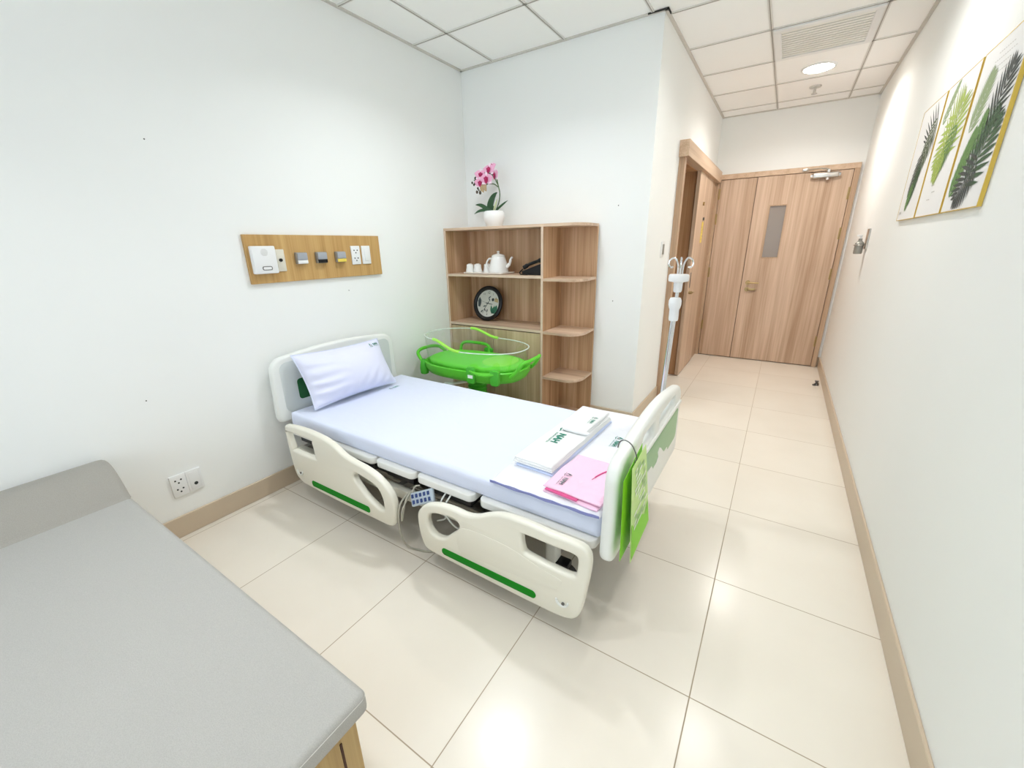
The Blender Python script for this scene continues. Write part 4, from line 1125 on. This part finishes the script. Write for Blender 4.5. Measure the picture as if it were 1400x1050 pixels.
# ------------------------------------------------------------------ newborn cot
CX, CY = .575, 1.335
cot = thing('baby_cot', 'bright green newborn cot with a clear tub standing between the bed and the shelf unit', 'cot', (CX, CY, 0), math.radians(2))
ORG[cot.name] = Vector((0, 0, 0))
def sup(a_, b_, z, n=64, e=2.7, dx=0.):
    out = []
    for k in range(n):
        t_ = 2 * PI * k / n; c_, s_ = math.cos(t_), math.sin(t_)
        zz = z(a_ * math.copysign(abs(c_) ** (2 / e), c_)) if callable(z) else z
        out.append(Vector((dx + a_ * math.copysign(abs(c_) ** (2 / e), c_), b_ * math.copysign(abs(s_) ** (2 / e), s_), zz)))
    return out
tr = MB().loft([sup(.30, .14, .485), sup(.36, .19, .488), sup(.41, .235, .505), sup(.435, .255, .545), sup(.440, .260, .585), sup(.432, .252, .592), sup(.42, .24, .580), sup(.40, .225, .560)], m_cotgreen).build('cot_tray', cot, 50)
MB().plate([rrect(.10, .505, .17, .63, .02)], 1, -.272, -.246, m_cotgreen2, .006).build('front_fin', tr)
MB().plate([rrect(.30, .515, .37, .63, .02)], 1, -.268, -.236, m_cotgreen2, .006).build('front_fin', tr)
MB().tube(smooth_open([(.13, -.262, .60), (.20, -.272, .585), (.27, -.270, .585), (.34, -.255, .60)], 6), .012, m_cotgreen, 10).build('front_handle', tr)
MB().plate([rrect(.115, .548, .158, .572, .002)], 1, -.2735, -.2715, m_wht).build('white_sticker', tr)
for sd in (-1, 1):
    zz_ = .028 if sd > 0 else 0.
    h_ = MB().tube(smooth_open([(sd * .40, -.155, .555), (sd * .445, -.150, .60), (sd * .485, -.13, .632 + zz_), (sd * .512, -.07, .645 + zz_), (sd * .516, 0, .647 + zz_), (sd * .512, .07, .645 + zz_), (sd * .485, .13, .632 + zz_), (sd * .445, .150, .60), (sd * .40, .155, .555)], 6), .0135, m_cotgreen, 10)
    h_.build('end_handle', tr)
    for s2 in ((-1, 1) if sd < 0 else ()): MB().loft([[Vector((sd * .395 + q[0], s2 * .165 + q[1], z)) for q in circle(0, 0, r_, 14)] for z, r_ in ((.478, .018), (.485, .032), (.53, .036), (.585, .026), (.60, .014))], m_cotgreen2).build('corner_post', tr)
MB().tube(smooth_open([(-.33, .235, .565), (-.34, .262, .63), (-.30, .272, .66), (-.20, .276, .664), (-.10, .276, .66), (-.055, .268, .635), (-.05, .24, .565)], 6), .013, m_cotgreen, 10).build('side_handle', tr)
MB().plate([rrect(-.10, .57, -.02, .635, .015)], 1, .255, .278, m_cotgreen2, .005).build('back_fin', tr)
# mattress with gathered sheet
def cm_ring(a_, b_, z, amp):
    r = sup(a_, b_, z, 128); out = []
    for k, p in enumerate(r):
        t_ = 2 * PI * k / 128; s_ = 1 + amp * (math.sin(t_ * 31 + 2 * math.sin(t_ * 3)) + .5 * math.sin(t_ * 53))
        out.append(Vector((p.x * s_, p.y * s_, p.z)))
    return out
cmz = .618
MB().loft([cm_ring(.392, .212, .558, .0), cm_ring(.398, .220, .575, .012), cm_ring(.402, .224, .592, .012), cm_ring(.400, .222, .604, .006), cm_ring(.390, .214, .613, .002), cm_ring(.37, .198, cmz, 0), cm_ring(.18, .09, cmz + .003, 0)], m_cotsheet).build('cot_mattress', cot, 60)
MB().loft([sup(.13, .145, cmz, 40, 2.3, .225), sup(.128, .143, cmz + .006, 40, 2.3, .225), sup(.115, .13, cmz + .009, 40, 2.3, .225)], m_cotpad, False).build('head_cushion', cot, 60)
# two level clear tub
def ztop(x):
    hi, lo, xa, xb = .792, .728, -.205, .025
    t_ = min(1, max(0, (x - xa) / (xb - xa))); t_ = t_ * t_ * (3 - 2 * t_); return hi + (lo - hi) * t_
def tub(f_, n=96):
    r0 = sup(.415, .235, .585, n); out = []
    r1 = sup(.435, .262, ztop, n, 2.3)
    return [a_.lerp(b_, f_) for a_, b_ in zip(r0, r1)]
MB().loft([tub(0), tub(.33), tub(.66), tub(1)], m_clear, False, False).build('clear_tub', cot, 60)
rim = tub(1)
tb = MB().tube(rim, .0042, m_rim, 6, True).build('tub_rim', cot)
for sd in (-1, 1):
    seg = [p + Vector((0, 0, .001)) for p in rim if p.y * sd > .1 and -.225 < p.x < .045]
    seg.sort(key=lambda p: p.x)
    MB().tube(seg, .0115, m_lime, 8).build('edge_trim', cot)
# column, lever and wheeled base
prof = []
for k in range(22): prof.append((.078 if k % 2 else .066, .13 + k * .0155))
MB().lathe(prof, m_cotgreen2, (.0, 0, 0), 28).build('bellows_column', cot, 20)
MB().lathe([(.10, .462), (.12, .475), (.14, .486)], m_gun, (0, 0, 0), 28).build('column_head', cot)
MB().tube([(.03, -.08, .462), (-.05, -.16, .455), (-.10, -.20, .447)], [.012, .012, .010], m_cplas, 8).box((-.16, -.225, .435), (-.08, -.185, .458), m_wplas, .009).build('tilt_lever', cot)
ba = MB().box((-.36, -.03, .095), (.36, .03, .13), m_absw, .01)
for x in (-.33, .33): ba.box((x - .03, -.22, .095), (x + .03, .22, .13), m_absw, .01)
ba.box((-.09, -.09, .10), (.09, .09, .14), m_absw, .01).build('wheel_base', cot)
for x in (-.33, .33):
    for y in (-.19, .19):
        w_ = MB().cyl((x, y - .012, .036), (x, y + .012, .036), .036, m_rub, 20).build('caster_wheel', cot)
        MB().box((x - .018, y - .018, .055), (x + .018, y + .018, .098), m_gun, .006).build('caster_fork', w_)

# ------------------------------------------------------------------ daybed
DBY0, DBY1 = -2.45, -.737
db = thing('daybed', 'grey upholstered daybed with a rolled back bolster beside the left wall', 'daybed', (.91, -1.6, 0))
MB().box((.02, DBY0 + .03, .02), (1.792, DBY1 - .025, .385), m_sofawood, .002, 1).build('base_box', db, 0)
for y0_, y1_ in ((DBY0 + .09, -1.62), (-1.60, DBY1 - .075)):
    dr = MB().box((1.790, y0_, .05), (1.797, y1_, .375), m_sofawood, .0012, 1).build('drawer_front', db, 0)
MB().box((1.7905, DBY1 - .0735, .03), (1.795, DBY1 - .068, .352), m_groove).build('reveal_groove', db, 0)
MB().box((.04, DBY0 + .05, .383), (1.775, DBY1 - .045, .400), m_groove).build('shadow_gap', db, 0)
st_ = MB().box((.01, DBY0, .398), (1.822, DBY1, .464), m_grey, .018, 5).build('seat_cushion', db, 50)
sm_ = []
zz = .449
MB().tube([(.35, DBY1 - .0008, zz), (1.804, DBY1 - .0008, zz), (1.817, DBY1 - .0055, zz), (1.8212, DBY1 - .018, zz), (1.8212, DBY0 + .02, zz)], .0013, m_seam, 6).build('seam', st_)
prof = smooth_closed([(.004, .45), (.004, .53), (.03, .562), (.09, .580), (.16, .580), (.22, .557), (.27, .515), (.307, .475), (.316, .455), (.16, .445)], 5)
pf_ = [Vector((x, 0, z)) for x, z in prof]
def brg(y, s_): 
    c_ = Vector((.14, 0, .515)); return [c_ + (p - c_) * s_ + Vector((0, y, 0)) for p in pf_]
rgs = [brg(DBY0, .94), brg(DBY0 + .012, 1.0), brg(DBY1 - .022, 1.0), brg(DBY1 - .008, .975), brg(DBY1 - .001, .92)]
for r_ in rgs:
    for p in r_: p.x = max(p.x, .003)
bo = MB().loft(rgs, m_greydk).build('bolster', db, 50)

# ------------------------------------------------------------------ camera
f_px = 559.01
cam = bpy.data.cameras.new('camera'); cam.sensor_width = 36; cam.lens = f_px / 1400 * 36; cam.clip_start = .02
co = bpy.data.objects.new('camera', cam); C.objects.link(co)
rx, ry, rz = -.3259, .018, .5728
R = Matrix.Rotation(rz, 3, 'Z') @ Matrix.Rotation(rx, 3, 'X') @ Matrix.Rotation(ry, 3, 'Y')
r_, f_, u_ = R.col[0], R.col[1], R.col[2]
mw = Matrix(((r_.x, u_.x, -f_.x, 2.4853), (r_.y, u_.y, -f_.y, -1.1173), (r_.z, u_.z, -f_.z, 1.4433), (0, 0, 0, 1)))
co.matrix_world = mw
SC.camera = co

# ------------------------------------------------------------------ daylight and view
w = bpy.data.worlds.new('sky'); SC.world = w; w.use_nodes = True
bg = w.node_tree.nodes['Background']; bg.inputs[0].default_value = (.80, .90, 1., 1); bg.inputs[1].default_value = 4.2
po = bpy.data.lights.new('window_portal', 'AREA'); po.shape = 'RECTANGLE'; po.size = wx1 - wx0; po.size_y = wz1 - wz0; po.cycles.is_portal = True
pob = bpy.data.objects.new('window_portal', po); C.objects.link(pob); pob.location = ((wx0 + wx1) / 2, Y0 - .16, (wz0 + wz1) / 2); pob.rotation_euler = (PI / 2, 0, 0)
SC.view_settings.view_transform = 'Standard'; SC.view_settings.look = 'None'; SC.view_settings.gamma = 1; SC.view_settings.use_curve_mapping = False
SC.view_settings.exposure = -.02
SC.cycles.max_bounces = 18; SC.cycles.diffuse_bounces = 14; SC.cycles.transparent_max_bounces = 12
SC.cycles.use_denoising = True
SC.cycles.sample_clamp_indirect = 8
